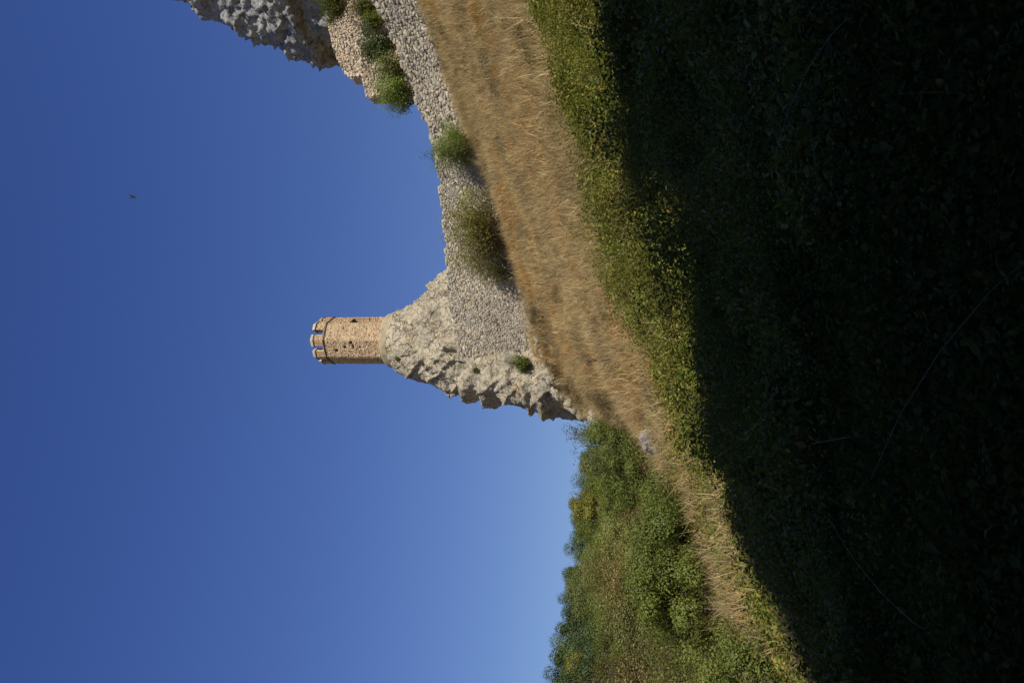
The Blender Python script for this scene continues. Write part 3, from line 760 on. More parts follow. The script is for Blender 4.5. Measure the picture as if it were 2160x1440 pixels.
for k in range(8):
    a, b = corner(k, TR, 0)[:2], corner(k + 1, TR, 0)[:2]
    L = np.linalg.norm(b - a); t = (b - a) / L; nn = np.array([t[1], -t[0]])
    hl = []
    for (fu, fh, hw, hh) in holes.get(k, []):
        hl.append((fu * L, ZS - fh * HT, hw, hh))
    def inhole(s, z, gw=0, gh=0):
        return any(abs(s - q[0]) < q[2] + gw and abs(z - q[1]) < q[3] + gh for q in hl)
    zz = ZB - 0.4
    while zz < ZE:
        h = tr.choice([.09, .12, .15], p=[.3, .45, .25]); s = 0.02
        while s < L - .02:
            w = min(np.clip(tr.gamma(6, .034), .09, .4), L - .02 - s)
            if w > .05 and zz + h < ZE + .03 and not inhole(s + w / 2, zz + h / 2, w * .35, h * .3):
                c = a + t * (s + w / 2) + nn * (-.13 + tr.normal(0, .012))
                sitems.append((np.array([c[0], c[1], zz + h / 2]), t, w * .96, h * .95, .27, tr.normal(0, .03), int(tr.integers(16))))
            s += w
        zz += h
    # mortar face as a grid that leaves the openings free
    g = 0.06; ns, nz_ = int(L / g), int((ZE - ZB + .4) / g)
    for i in range(ns):
        for j in range(nz_):
            s0, s1 = L * i / ns, L * (i + 1) / ns; z0 = ZB - .4 + (ZE - .02 - ZB + .4) * j / nz_; z1 = ZB - .4 + (ZE - .02 - ZB + .4) * (j + 1) / nz_
            if inhole((s0 + s1) / 2, (z0 + z1) / 2): continue
            p0 = a + t * s0 - nn * .028; p1 = a + t * s1 - nn * .028
            panels.add([(*p0, z0), (*p1, z0), (*p1, z1), (*p0, z1)], [(0, 1, 2, 3)])
    # deep linings of the openings
    for (s0, z0, hw, hh) in hl:
        q = []
        for dep in (.05, .74):
            q.append([(*(a + t * (s0 + du * hw) - nn * dep), z0 + dv * hh) for du, dv in ((-1.15, -1.12), (1.15, -1.12), (1.15, 1.12), (-1.15, 1.12))])
        panels.add(q[0] + q[1], [(0, 1, 5, 4), (1, 2, 6, 5), (2, 3, 7, 6), (3, 0, 4, 7)])
core.build('tower_core', M['tower_mortar'], tower); loc(tower.children[-1], tower)
loc(panels.build('mortar_face', M['tower_mortar'], tower), tower)
loc(joined_stones('small_stones', sitems, M['tower'], tower), tower)
# blocked lower part of the tall opening on the right-hand face
a, b = corner(1, TR, 0)[:2], corner(2, TR, 0)[:2]; L = np.linalg.norm(b - a); t = (b - a) / L; nn = np.array([t[1], -t[0]])
fu, fh, hw, hh = holes[1][0]; its = []
zz = ZS - fh * HT - hh
while zz < ZS - fh * HT + hh * 0.2:
    s = fu * L - hw
    while s < fu * L + hw:
        w = tr.uniform(.14, .24); c = a + t * (s + w / 2) - nn * .42
        its.append((np.array([c[0], c[1], zz + .06]), t, w * .95, .12, .3, 0, int(tr.integers(16)))); s += w
    zz += .125
loc(joined_stones('opening_infill', its, M['tower'], tower), tower)
# string course, parapet merlons at the corners, copings
sc_ = MB(); sc_.prism(octa(TR + .02, ZS - .045), octa(TR + .085, ZS + .045)); loc(sc_.build('string_course', M['band_and_shadow'], tower), tower)
def band(k, f0, f1, r0, r1, z0, z1):
    """piece of parapet wrapped round corner k, reaching f0 along the face before it and f1 along the face after it"""
    P = []
    for r in (r0, r1):
        A = corner(k - 1, r, 0)[:2]; B = corner(k, r, 0)[:2]; C = corner(k + 1, r, 0)[:2]
        P.append([B + (A - B) * f0, B, B + (C - B) * f1])
    o, i = P
    ring = [o[0], o[1], o[2], i[2], i[1], i[0]]
    return np.array([(*p, z0) for p in ring]), np.array([(*p, z1) for p in ring])
for k in range(8):
    m = MB(); m.prism(*band(k, .35, .35, TR - .02, TR - .5, ZE - .1, ZM)); mo = loc(m.build('merlon', M['tower_mortar'], tower), tower)
    # stone facing on the merlon
    its = []
    for (c0, c1) in ((k - 1, k), (k, k + 1)):
        a, b = corner(c0, TR, 0)[:2], corner(c1, TR, 0)[:2]; L = np.linalg.norm(b - a); t = (b - a) / L; nn = np.array([t[1], -t[0]])
        lo, hi = (L * .65, L) if c0 == k - 1 else (0, L * .35)
        zz = ZE - .02
        while zz < ZM - .05:
            h = tr.choice([.1, .13]); s = lo
            while s < hi - .03:
                w = min(tr.uniform(.12, .26), hi - s); c = a + t * (s + w / 2) - nn * .09
                its.append((np.array([c[0], c[1], zz + h / 2]), t, w * .96, h * .95, .22, 0, int(tr.integers(16)))); s += w
            zz += h
    fo = joined_stones('facing_stones', its, M['tower'], mo)
    m = MB(); m.prism(*band(k, .38, .38, TR + .06, TR - .56, ZM, ZM + .07)); c2 = m.build('coping_shadow_strip', M['band_and_shadow'], mo)  # dark strip standing in for the shadow under the coping
    m = MB(); lo_, _ = band(k, .36, .36, TR + .02, TR - .52, ZM + .07, 0); hi_, _ = band(k, .34, .34, TR - .07, TR - .44, ZTOP + .05, 0); md, _ = band(k, .36, .36, TR - .0, TR - .5, ZM + .2, 0)
    m.prism(lo_, md); m.prism(md + np.array([0, 0, .002]), hi_); c3 = m.build('coping', M['coping'], mo)
# plaster collar under the tower
prof = [(TR - .3, ZB + .12), (TR + .05, ZB + .1), (TR + .24, ZB - .03), (TR + .32, ZB - .25), (TR + .36, ZC0 - .02), (TR + .42, ZC0 - .3), (TR + .1, ZC0 - .5)]
nseg = 40; V = []; Fc = []
for (r, zz) in prof:
    for j in range(nseg):
        th = 2 * math.pi * j / nseg; V.append((TX + r * math.cos(th), TY + r * math.sin(th), zz + 0.02 * math.sin(3 * th + r)))
for i in range(len(prof) - 1):
    for j in range(nseg): Fc.append((i * nseg + j, i * nseg + (j + 1) % nseg, (i + 1) * nseg + (j + 1) % nseg, (i + 1) * nseg + j))
loc(mesh_obj('collar', V, [f[::-1] for f in Fc], M['plaster'], tower, True), tower)

# ------------------------------------------------------------------ leaves, shrubs, trees
def leaf_quads(C, size, nrm, r, aspect=0.55, fold=0.18):
    """rhombic folded leaves at C facing roughly nrm"""
    n = len(C); nrm = nrm / (np.linalg.norm(nrm, axis=1)[:, None] + 1e-9)
    a = np.cross(nrm, r.normal(size=(n, 3))); a /= np.linalg.norm(a, axis=1)[:, None] + 1e-9
    b = np.cross(nrm, a)
    L = (size * r.uniform(.65, 1.3, n))[:, None]; w = L * aspect
    p0 = C - a * L * .5; p2 = C + a * L * .5; up = nrm * L * fold
    p1 = C + b * w * .5 + up - a * L * .06; p3 = C - b * w * .5 + up - a * L * .06
    V = np.stack([p0, p1, p2, p3], 1).reshape(-1, 3)
    i = np.arange(n)[:, None] * 4
    T = np.concatenate([i + np.array([[0, 1, 2]]), i + np.array([[0, 2, 3]])], 1).reshape(-1, 3)
    return V, T

def shrub_data(seed, H, Wd, nstem, nleaf, leaf, bare=0.35, spread=0.12, upright=0.6, twigs=3, stem_r=0.018, aspect=.55):
    """stems fan out from the base; leaves sit on the outer part of stems and twigs"""
    r = np.random.default_rng(seed); mb = MB(); LC, LN = [], []
    pts_all = []
    for k in range(nstem):
        az = r.uniform(0, 2 * math.pi); rad = Wd * .5 * math.sqrt(r.uniform(.0, 1)); h = H * r.uniform(.5, 1.06) * math.sqrt(max(1 - (rad / (Wd * .5)) ** 2 * (1 - upright), .15))
        tip = np.array([rad * math.cos(az), rad * math.sin(az), h])
        n = 7; tt = np.linspace(0, 1, n)[:, None]
        ctrl = np.array([tip[0] * .35, tip[1] * .35, h * .6]) + r.normal(0, .08 * H, 3) * [1, 1, .3]
        p = (1 - tt) ** 2 * 0 + 2 * tt * (1 - tt) * ctrl + tt ** 2 * tip
        p = p + r.normal(0, .015 * H, p.shape) * tt
        mb.tube(p, np.linspace(stem_r, stem_r * .25, n) * r.uniform(.7, 1.3), 4, False)
        lines = [(p, bare)]
        for q in range(twigs):
            i = int(r.integers(2, n - 1)); d = r.normal(size=3); d[2] = abs(d[2]) * .8 + .2; d /= np.linalg.norm(d)
            ln = H * r.uniform(.12, .3); e = p[i] + np.linspace(0, 1, 4)[:, None] * d * ln + r.normal(0, .01 * H, (4, 3))
            mb.tube(e, np.linspace(stem_r * .45, stem_r * .15, 4), 3, False); lines.append((e, .25 if i > n * bare else .8))
        pts_all.append(lines)
    flat = [(p, b) for ls in pts_all for p, b in ls]
    per = max(1, nleaf // len(flat))
    for p, b in flat:
        m = int(per * r.uniform(.5, 1.5)) + 1
        u = b + (1 - b) * r.random(m) ** .7; f = u * (len(p) - 1); i = np.minimum(f.astype(int), len(p) - 2); fr_ = (f - i)[:, None]
        c = p[i] * (1 - fr_) + p[i + 1] * fr_ + r.normal(0, spread * H * .5, (m, 3))
        LC.append(c)
    C = np.vstack(LC); C = C[C[:, 2] > .02]
    N = r.normal(size=C.shape) * .55 + np.array([0, 0, .3]) + C / np.array([Wd, Wd, H]) * 1.6
    V, T = leaf_quads(C, leaf, N, r, aspect)
    return mb, V, T
def shrub(name, base, seed, H, Wd, label, cat='shrub', lm='leaf_green', sm='twig', group=None, rotz=0, lean=(0, 0), lumps=0, **k):
    if lumps: mb, V, T = tree_data(seed, H, Wd, lumps, k['nleaf'] // lumps, k['leaf'], .05, .08, .1, .17)
    else: mb, V, T = shrub_data(seed, H, Wd, **k)
    e = empty(name, base, label, cat, group); e.rotation_euler = (lean[0], lean[1], rotz)
    mb.build('branches', M[sm], e); mesh_obj('foliage', V, T, M[lm], e)
    return e

def tree_data(seed, H, Wd, nclump, per, leaf, trunk_r=.16, low=.25, conic=0.0, clump=.2):
    r = np.random.default_rng(seed); mb = MB()
    n = 8; tt = np.linspace(0, 1, n)
    tp = np.c_[np.cumsum(r.normal(0, .02 * H, n)) * tt, np.cumsum(r.normal(0, .02 * H, n)) * tt, tt * H * .9]
    mb.tube(tp, trunk_r * (1 - tt * .85), 7, False)
    LC, LN = [], []
    for k in range(nclump):
        v = r.normal(size=3); v /= np.linalg.norm(v); rr_ = r.uniform(.25, 1.0) ** .45
        zc = (low + (1 - low) * (.5 + .5 * v[2] * rr_))
        sh = 1 - conic * max(0, (zc - low) / (1 - low))
        c = np.array([v[0] * rr_ * Wd * .5 * sh, v[1] * rr_ * Wd * .5 * sh, zc * H])
        i = int(np.clip((c[2] / H - .22) / .9 * n, 1, n - 2)); p0 = tp[i]
        mid = (p0 + c) / 2 + np.array([0, 0, -.03 * H])
        mb.tube(np.array([p0, mid, c]), np.array([trunk_r * .35, trunk_r * .2, trunk_r * .07]), 4, False)
        cr = clump * Wd * r.uniform(.6, 1.25); m = int(per * r.uniform(.6, 1.4))
        d = r.normal(size=(m, 3)); d /= np.linalg.norm(d, axis=1)[:, None]; rad = cr * r.uniform(.45, 1, m) ** .5 * (1 + .16 * r.normal(size=m))
        P = c + d * rad[:, None] * np.array([1, 1, .75]); LC.append(P); LN.append(d * 1.0 + (P - np.array([0, 0, H * .45])) / Wd * .8 + r.normal(size=(m, 3)) * .3 + [0, 0, .1])
    V, T = leaf_quads(np.vstack(LC), leaf, np.vstack(LN), r, .7)
    return mb, V, T
TREES = {}
def tree(kind, base, H, label, group, Wscale=1.0, rotz=0.0):
    """copies of a few built trees, each with its own trunk and crown"""
    if kind not in TREES:
        seed, h, wd, nc, per, leaf, lm, sm, cl, con = TKIND[kind]
        if con is None: mb, V, T = shrub_data(seed, h, wd, nc, per, leaf, .18, .06, .55, 6, h * .003, .5)
        else: mb, V, T = tree_data(seed, h, wd, nc, per, leaf, h * .018, .12, con, cl)
        e = empty('tree', base, label, 'tree', group)
        t1 = mb.build('trunk', M[sm], e); c1 = mesh_obj('crown', V, T, M[lm], e); TREES[kind] = (h, t1.data, c1.data)
    else:
        e = empty('tree', base, label, 'tree', group); link_mesh('trunk', TREES[kind][1], e); link_mesh('crown', TREES[kind][2], e)
    s = H / TREES[kind][0]; e.scale = (s * Wscale, s * Wscale, s); e.rotation_euler = (0, 0, rotz)
    return e
TKIND = {  # seed, height, width, clumps, leaves per clump, leaf size, leaf material, bark, clump size, conic (None: feathery, many fine upright twigs)
    'dark_a': (11, 9, 6, 44, 400, .17, 'leaf_dark', 'bark', .20, .35), 'dark_b': (12, 9, 5, 42, 400, .17, 'leaf_dark', 'bark', .19, .6),
    'mid_a': (13, 8, 6.5, 42, 430, .15, 'leaf_mid', 'bark', .18, .15), 'mid_b': (14, 8, 6.5, 40, 430, .15, 'leaf_green', 'bark', .19, .2),
    'olive_a': (15, 7, 6.5, 90, 20000, .14, 'leaf_olive', 'twig', 0, None), 'olive_b': (16, 7, 6.5, 40, 430, .14, 'leaf_olive', 'bark', .19, .15),
    'brown_a': (17, 6, 6, 100, 20000, .13, 'leaf_brown', 'twig', 0, None), 'rust_a': (18, 6, 4, 60, 6000, .12, 'leaf_rust', 'twig', 0, None),
    'yellow_a': (19, 8, 5.5, 40, 400, .15, 'leaf_yellow', 'bark', .19, .3)}
GF = 'trees of the wooded hillside'
LB = {'dark': 'dark blue-green tree', 'mid': 'plain green tree', 'olive': 'pale olive thin-leaved tree', 'brown': 'brownish thin-leaved tree', 'rust': 'small rust-brown tree', 'yellow': 'yellow-tinged tree'}
def put_trees(rows, Y, where, jit=3.0):
    for k, (tx, ty, kind, ws) in enumerate(rows):
        Yk = Y + rr.uniform(-jit, jit); top = pix(tx, ty, Yk); g = float(gridh(top[0], top[1]))
        H = max(top[2] - g, 2.5)
        tree(kind, (top[0], top[1], g - .1), H * 1.02, LB[kind.split('_')[0]] + ' ' + where, GF + ' ' + where + ': ' + kind.split('_')[0], ws, rr.uniform(0, 6.28))
put_trees([(1222, 975, 'mid_a', 1), (1210, 1020, 'mid_b', 1), (1204, 1062, 'yellow_a', 1), (1208, 1105, 'mid_a', 1), (1196, 1150, 'dark_a', 1), (1204, 1180, 'mid_b', .9), (1187, 1208, 'dark_b', .9), (1192, 1238, 'mid_a', 1),
           (1183, 1268, 'dark_a', .8), (1186, 1296, 'dark_b', 1), (1173, 1328, 'dark_b', 1), (1169, 1358, 'dark_a', .9), (1161, 1388, 'dark_b', 1.1), (1159, 1415, 'dark_a', .9), (1164, 1445, 'dark_b', 1), (1168, 1480, 'dark_a', 1)], 128, 'on the skyline of the wooded hill')
put_trees([(1228, 1000, 'mid_b', 1), (1214, 1075, 'yellow_a', 1), (1226, 1125, 'mid_b', 1), (1214, 1190, 'olive_b', 1), (1204, 1240, 'olive_b', 1.1), (1214, 1290, 'mid_b', 1), (1206, 1340, 'dark_a', 1.1), (1198, 1395, 'yellow_a', .8), (1200, 1430, 'dark_a', 1.1), (1210, 1475, 'dark_b', 1.2)], 105, 'just below the skyline of the wooded hill')
put_trees([(1250, 985, 'mid_b', 1.1), (1262, 1045, 'mid_a', 1), (1256, 1120, 'olive_b', 1.1), (1226, 1200, 'olive_a', 1.2), (1240, 1265, 'olive_b', 1.1), (1246, 1325, 'mid_b', 1.1), (1252, 1385, 'mid_a', 1.1), (1270, 1445, 'olive_b', 1.1)], 84, 'halfway down the wooded hill')
put_trees([(1300, 1085, 'rust_a', .9), (1290, 1140, 'olive_b', 1.1), (1262, 1225, 'brown_a', 1.3), (1290, 1300, 'olive_b', 1.1), (1272, 1390, 'brown_a', 1.4), (1280, 1470, 'brown_a', 1.4)], 62, 'low on the wooded hill', 2)
put_trees([(1345, 1345, 'olive_a', 1.3), (1362, 1430, 'olive_a', 1.4), (1335, 1120, 'olive_b', 1)], 46, 'at the foot of the wooded hill behind the shrubs', 2)

def shrub_px(name, px_base, Y, top_x, Wd, seed, label, on=True, **k):
    x, y = px_base
    if Y is None: b = on_ground(x, y)
    else: b = pix(x, y, Y); b[2] = gridh(b[0], b[1]) if on else b[2]
    H = pix(top_x, y, b[1])[2] - b[2]
    return shrub(name, b - np.array([0, 0, .05]), seed, max(H, .3), Wd, label, **k)
# leafy shrubs beyond the ridge on the left
D = dict(lumps=34, nstem=60, nleaf=22000, leaf=.062, bare=.2, spread=.12, upright=.5, twigs=5)
shrub_px('leafy_shrub', (1490, 1120), 27, 1345, 3.4, 101, 'large bright green leafy shrub beside the ridge of dry grass', lm='leaf_green', **D)
shrub_px('leafy_shrub', (1510, 1205), 26, 1330, 3.6, 102, 'tallest bright green shrub with dark bare stems below', lm='leaf_green', **dict(D, bare=.45))
shrub_px('leafy_shrub', (1530, 1285), 25, 1350, 3.0, 103, 'green leafy shrub between the tallest shrub and the brownish trees', lm='leaf_mid', **D)
shrub_px('leafy_shrub', (1450, 1045), 33, 1345, 2.4, 104, 'green shrub behind the rust-tipped grass of the ridge', lm='leaf_green', **dict(D, nleaf=9000))
shrub_px('leafy_shrub', (1570, 1390), 19, 1478, 2.2, 105, 'low dark green shrub at the edge of the dry grass patch', lm='leaf_mid', **dict(D, nleaf=11000, leaf=.05))
shrub_px('leafy_shrub', (1600, 1460), 17, 1500, 1.8, 106, 'low green shrub beside the dry grass patch', lm='leaf_mid', **dict(D, nleaf=9000, leaf=.05))
shrub_px('leafy_shrub', (1520, 1345), 27, 1400, 3.0, 107, 'dull olive shrub between green shrub and brownish trees', lm='leaf_olive', **dict(D, nleaf=10000))
D2 = dict(lumps=24, nstem=40, nleaf=11000, leaf=.078, bare=.15, spread=.14, upright=.5, twigs=4)
shrub_px('leafy_shrub', (1330, 925), 47, 1235, 3.0, 111, 'green shrub growing against the foot of the crag', lm='leaf_green', **D2)
shrub_px('leafy_shrub', (1350, 965), 44, 1240, 3.0, 112, 'dense green shrub on the ridge left of the crag', lm='leaf_mid', **D2)
shrub_px('leafy_shrub', (1390, 1000), 38, 1270, 2.8, 113, 'green shrub above the dark grey rock', lm='leaf_green', **D2)
shrub_px('leafy_shrub', (1380, 965), 39, 1330, 1.8, 114, 'brown withered shrub under the green ones', lm='leaf_rust', **dict(D2, nleaf=1500))
shrub_px('sapling', (1290, 925), 48, 1186, 2.0, 115, 'thin airy sapling standing out against the sky beside the crag', lm='leaf_mid', nstem=16, nleaf=1300, leaf=.11, bare=.3, spread=.07, upright=.8, twigs=5, stem_r=.022)
shrub_px('sapling', (1290, 985), 46, 1196, 1.6, 116, 'second thin sapling with drooping leaves against the sky', lm='leaf_mid', nstem=12, nleaf=900, leaf=.11, bare=.35, spread=.07, upright=.8, twigs=5, stem_r=.022)
# shrubs on and below the wall
def wall_pt(y, x, out):
    Y = np.interp(y, [w[0] for w in WP], [w[3] for w in WP]); s = np.interp(y, [w[0] for w in WP], seg); t = wall_at(s)[4]
    p = pix(x, y, Y); p[:2] += np.array([t[1], -t[0]]) * out; return p
def wshrub(y, xb, xt, out, Wd, seed, name, label, ground=True, **k):
    b = wall_pt(y, xb, out)
    if ground: b[2] = gridh(b[0], b[1])
    H = pix(xt, y, b[1])[2] - b[2]
    return shrub(name, b, seed, H, Wd, label, **k)
wshrub(300, 1012, 912, .75, 3.3, 121, 'feathery_bush', 'fresh green feathery bush growing against the front of the wall', lm='leaf_wall', nstem=80, nleaf=10000, leaf=.12, bare=.15, spread=.10, upright=.75, twigs=4, aspect=.3)
wshrub(475, 1095, 952, 1.5, 7.4, 122, 'straggly_bush', 'wide straggly olive bush with bare grey stems against the wall', lm='leaf_hazel', sm='twig', nstem=120, nleaf=14000, leaf=.12, bare=.4, spread=.09, upright=.7, twigs=5, stem_r=.02)
wshrub(565, 1080, 1005, 1.2, 2.2, 123, 'straggly_bush', 'small green bush at the end of the straggly olive one', lm='leaf_hazel', nstem=26, nleaf=1800, leaf=.11, bare=.45, spread=.10, upright=.6, twigs=4)
wshrub(330, 925, 892, -1.2, 1.3, 124, 'sapling', 'thin blue-green sapling peeping over the top of the wall', ground=False, lm='leaf_dark', nstem=7, nleaf=260, leaf=.10, bare=.3, spread=.14, upright=.8, twigs=3, stem_r=.01)
def free_shrub(px_, Y, xt, Wd, seed, name, label, **k):
    b = pix(*px_, Y); H = pix(xt, px_[1], Y)[2] - b[2]
    return shrub(name, b, seed, H, Wd, label, **k)
D3 = dict(nstem=40, nleaf=6000, leaf=.12, bare=.15, spread=.13, upright=.5, twigs=4)
free_shrub((885, 185), 57.3, 782, 3.4, 131, 'leafy_bush', 'large green bush growing between the curtain wall and the ruined wall', lm='leaf_wall', **D3)
free_shrub((880, 215), 58, 812, 1.8, 132, 'leafy_bush', 'loose green branches hanging past the end of the ruined wall', lm='leaf_mid', **dict(D3, nleaf=900, nstem=16))
free_shrub((868, 140), 57.0, 775, 2.2, 133, 'leafy_bush', 'mid-sized bush with yellowing leaves above the curtain wall', lm='leaf_olive', **dict(D3, nleaf=3500))
free_shrub((845, 95), 58.5, 745, 2.2, 134, 'leafy_bush', 'dark blue-green bush in front of the ruined wall', lm='leaf_dark', **dict(D3, nleaf=3500, leaf=.16))
free_shrub((815, 45), 57.5, 760, 1.6, 135, 'leafy_bush', 'dark green bush low against the curtain wall top', lm='leaf_mid', **dict(D3, nleaf=2500))
free_shrub((735, 8), 60.0, 672, 3.2, 136, 'leafy_bush', 'green bush at the foot of the grey cliff above the ruined wall', lm='leaf_mid', **dict(D3, nleaf=5000))
free_shrub((800, 12), 58.0, 735, 1.8, 137, 'leafy_bush', 'green bush on the ruined wall beside the cliff', lm='leaf_mid', **dict(D3, nleaf=3000))
# shrub and tufts on the crag: set on the rock surface actually built
def on_rock(x, y):
    px_, py_ = proj(RP); d = np.hypot(px_ - x, py_ - y); c = np.where(d < 9)[0]
    if not len(c): c = np.array([np.argmin(d)])
    return RP[c[np.argmin(RP[c][:, 1])]].copy()
def rshrub(x, y, H, Wd, seed, name, label, **k): 
    b = on_rock(x, y); b[1] -= .02; return shrub(name, b, seed, H, Wd, label, **k)
rshrub(1124, 757, 1.35, 1.5, 141, 'leafy_bush', 'small round green bush on the lower ledge of the crag', lm='leaf_green', nstem=30, nleaf=3500, leaf=.09, bare=.1, spread=.14, upright=.5, twigs=3)
rshrub(1005, 782, .7, .8, 142, 'grass_tuft', 'olive tuft growing in a crack of the crag', cat='plant', lm='leaf_hazel', nstem=14, nleaf=700, leaf=.08, bare=.1, spread=.14, upright=.6, twigs=2)
rshrub(838, 762, .5, .5, 143, 'grass_tuft', 'tiny dark tuft just under the plaster collar', cat='plant', lm='leaf_mid', nstem=10, nleaf=400, leaf=.07, bare=.1, spread=.14, upright=.6, twigs=2)
rshrub(1210, 850, .8, 1.0, 144, 'grass_tuft', 'grey-green tuft at the lowest corner of the crag', cat='plant', lm='leaf_hazel', nstem=14, nleaf=900, leaf=.08, bare=.1, spread=.14, upright=.6, twigs=2)
# the dead stalk in the grass
b = on_ground(1315, 757)
mb = MB(); r = np.random.default_rng(9)
mb.tube(np.array([b, b + [.02, 0, .5], b + [-.05, 0, 1.0], b + [-.12, 0.02, 1.5]]), [.03, .026, .02, .006], 5)
for k in range(40):
    h = r.uniform(.35, 1.4); p = b + np.array([-.06 * h, 0, h]); d = np.array([r.normal(0, .5), r.normal(0, .5), 1.2]); d /= np.linalg.norm(d)
    mb.tube(np.array([p, p + d * .12, p + d * .22 + [0, 0, .03]]), [.008, .008, .003], 3)
tag(mb.build('dead_stalk', M['twig']), 'dark dead upright plant stalk standing in the dry grass', 'plant')

# ------------------------------------------------------------------ ground vegetation (uncountable)
SRC = bpy.data.collections.new('plant_sources')
def src_obj(name, V, T, mats, coll, mi=None):
    o = mesh_obj(name, V, T, None); COL.objects.unlink(o); coll.objects.link(o)
    for m in mats: o.data.materials.append(m)
    if mi is not None: o.data.polygons.foreach_set('material_index', np.asarray(mi, np.int32))
    return o
def blades(r, n, hmin, hmax, rad, width, lean=.45):
    V, T = [], []
    for k in range(n):
        h = r.uniform(hmin, hmax); p = np.array([*r.normal(0, rad, 2), -.03]); az = r.uniform(0, 6.28); d = np.array([math.cos(az), math.sin(az), 0]); s = np.array([-d[1], d[0], 0]) * width * .5
        ln = lean * abs(r.normal(.5, .5)) * h
        q = [p, p + d * ln * .25 + [0, 0, h * .5], p + d * ln + [0, 0, h * (1 - .25 * min(1, ln / h))]]
        b_ = len(V); V += [q[0] - s, q[0] + s, q[1] - s * .8, q[1] + s * .8, q[2]]
        T += [(b_, b_ + 1, b_ + 3), (b_, b_ + 3, b_ + 2), (b_ + 2, b_ + 3, b_ + 4)]
    return np.array(V), np.array(T)
def sprig(r, n, leaf, H, rad):
    d = r.normal(size=(n, 3)); C = np.c_[r.normal(0, rad, n), r.normal(0, rad, n), H * r.random(n) ** .6]
    N = r.normal(size=(n, 3)) * .55 + [0, 0, 1.0] + np.c_[C[:, :2] * 2, np.zeros(n)]
    C = np.asarray(C)
    # pointed oval leaf with 6 outline points
    nrm = N / np.linalg.norm(N, axis=1)[:, None]; a = np.cross(nrm, d); a /= np.linalg.norm(a, axis=1)[:, None]; b_ = np.cross(nrm, a)
    L = (leaf * r.uniform(.6, 1.3, n))[:, None]
    out = [(-.5, 0, 0), (-.2, .3, .08), (.18, .26, .06), (.5, 0, -.08), (.18, -.26, .06), (-.2, -.3, .08)]
    P = np.stack([C + a * L * u + b_ * L * v + nrm * L * w for u, v, w in out], 1).reshape(-1, 3)
    i = np.arange(n)[:, None] * 6
    T = np.concatenate([i + np.array([[0, 3, 1]]), i + np.array([[1, 3, 2]]), i + np.array([[0, 5, 3]]), i + np.array([[5, 4, 3]])], 1).reshape(-1, 3)
    return P, T
def make_sources(name, makers):
    c = bpy.data.collections.new(name)
    for k, f in enumerate(makers):
        V, T, m = f(np.random.default_rng(300 + k)); src_obj(f'{name}_{k:02d}', V, T, [m], c)
    return c
def scatter(name, P, rot, scl, ix, coll, label, cat):
    me = bpy.data.meshes.new(name); me.vertices.add(len(P)); me.vertices.foreach_set('co', P.astype(np.float32).ravel())
    for nme, typ, dat, key in (('rot', 'FLOAT_VECTOR', rot, 'vector'), ('scl', 'FLOAT', scl, 'value'), ('pick', 'INT', ix, 'value')):
        a = me.attributes.new(nme, typ, 'POINT'); a.data.foreach_set(key, np.ascontiguousarray(dat, np.int32 if typ == 'INT' else np.float32).ravel())
    o = bpy.data.objects.new(name, me); COL.objects.link(o); tag(o, label, cat, kind='stuff')
    g = bpy.data.node_groups.new(name, 'GeometryNodeTree'); g.interface.new_socket('Geometry', in_out='INPUT', socket_type='NodeSocketGeometry'); g.interface.new_socket('Geometry', in_out='OUTPUT', socket_type='NodeSocketGeometry')
    N = g.nodes.new; L = g.links.new
    gi, go = N('NodeGroupInput'), N('NodeGroupOutput'); ip = N('GeometryNodeInstanceOnPoints'); ci = N('GeometryNodeCollectionInfo')
    ci.inputs['Collection'].default_value = coll; ci.inputs['Separate Children'].default_value = True; ci.inputs['Reset Children'].default_value = True
    def at(nm, typ):
        a = N('GeometryNodeInputNamedAttribute'); a.data_type = typ; a.inputs['Name'].default_value = nm
        return next(s for s in a.outputs if s.enabled and s.name == 'Attribute')
    er = N('FunctionNodeEulerToRotation'); L(at('rot', 'FLOAT_VECTOR'), er.inputs[0])
    ip.inputs['Pick Instance'].default_value = True
    L(gi.outputs[0], ip.inputs['Points']); L(ci.outputs[0], ip.inputs['Instance']); L(at('pick', 'INT'), ip.inputs['Instance Index'])
    L(er.outputs[0], ip.inputs['Rotation']); L(at('scl', 'FLOAT'), ip.inputs['Scale']); L(ip.outputs[0], go.inputs[0])
    md = o.modifiers.new('scatter', 'NODES'); md.node_group = g
    return o
vr = np.random.default_rng(77)
def fan(n, d0, d1, power, half=23.5):
    """random spots in front of the camera, thinning with distance"""
    az = np.radians(vr.uniform(-half, half, n)); u = vr.random(n)
    d = (d0 ** power + u * (d1 ** power - d0 ** power)) ** (1 / power)
    return d * np.sin(az) + vr.uniform(-1.7, 1.7, n), d * np.cos(az), d
# where the dry grass stops and the leafy growth begins, as rows of the photograph
dg = np.array([(-400, 1120), (0, 1150), (200, 1190), (300, 1245), (430, 1265), (560, 1300), (650, 1335), (760, 1395), (850, 1425), (950, 1445), (1060, 1490), (1200, 1570), (1440, 1690), (1800, 1800)], float)
def zone(x, y, z):
    """>0: leafy side, <0 dry side (in photograph rows)"""
    px_, py_ = proj(np.c_[x, y, z + .2])
    return px_ - np.interp(py_, dg[:, 0], dg[:, 1]), px_, py_
def clear_of_walls(x, y):
    w = np.array([(a, b) for a, b in WS[:, :2]])
    yw = np.interp(x, w[::-1, 0], w[::-1, 1]); keep = y < yw - 0.1
    keep &= ~((x < -.2) & (y > 62)) 
    return keep
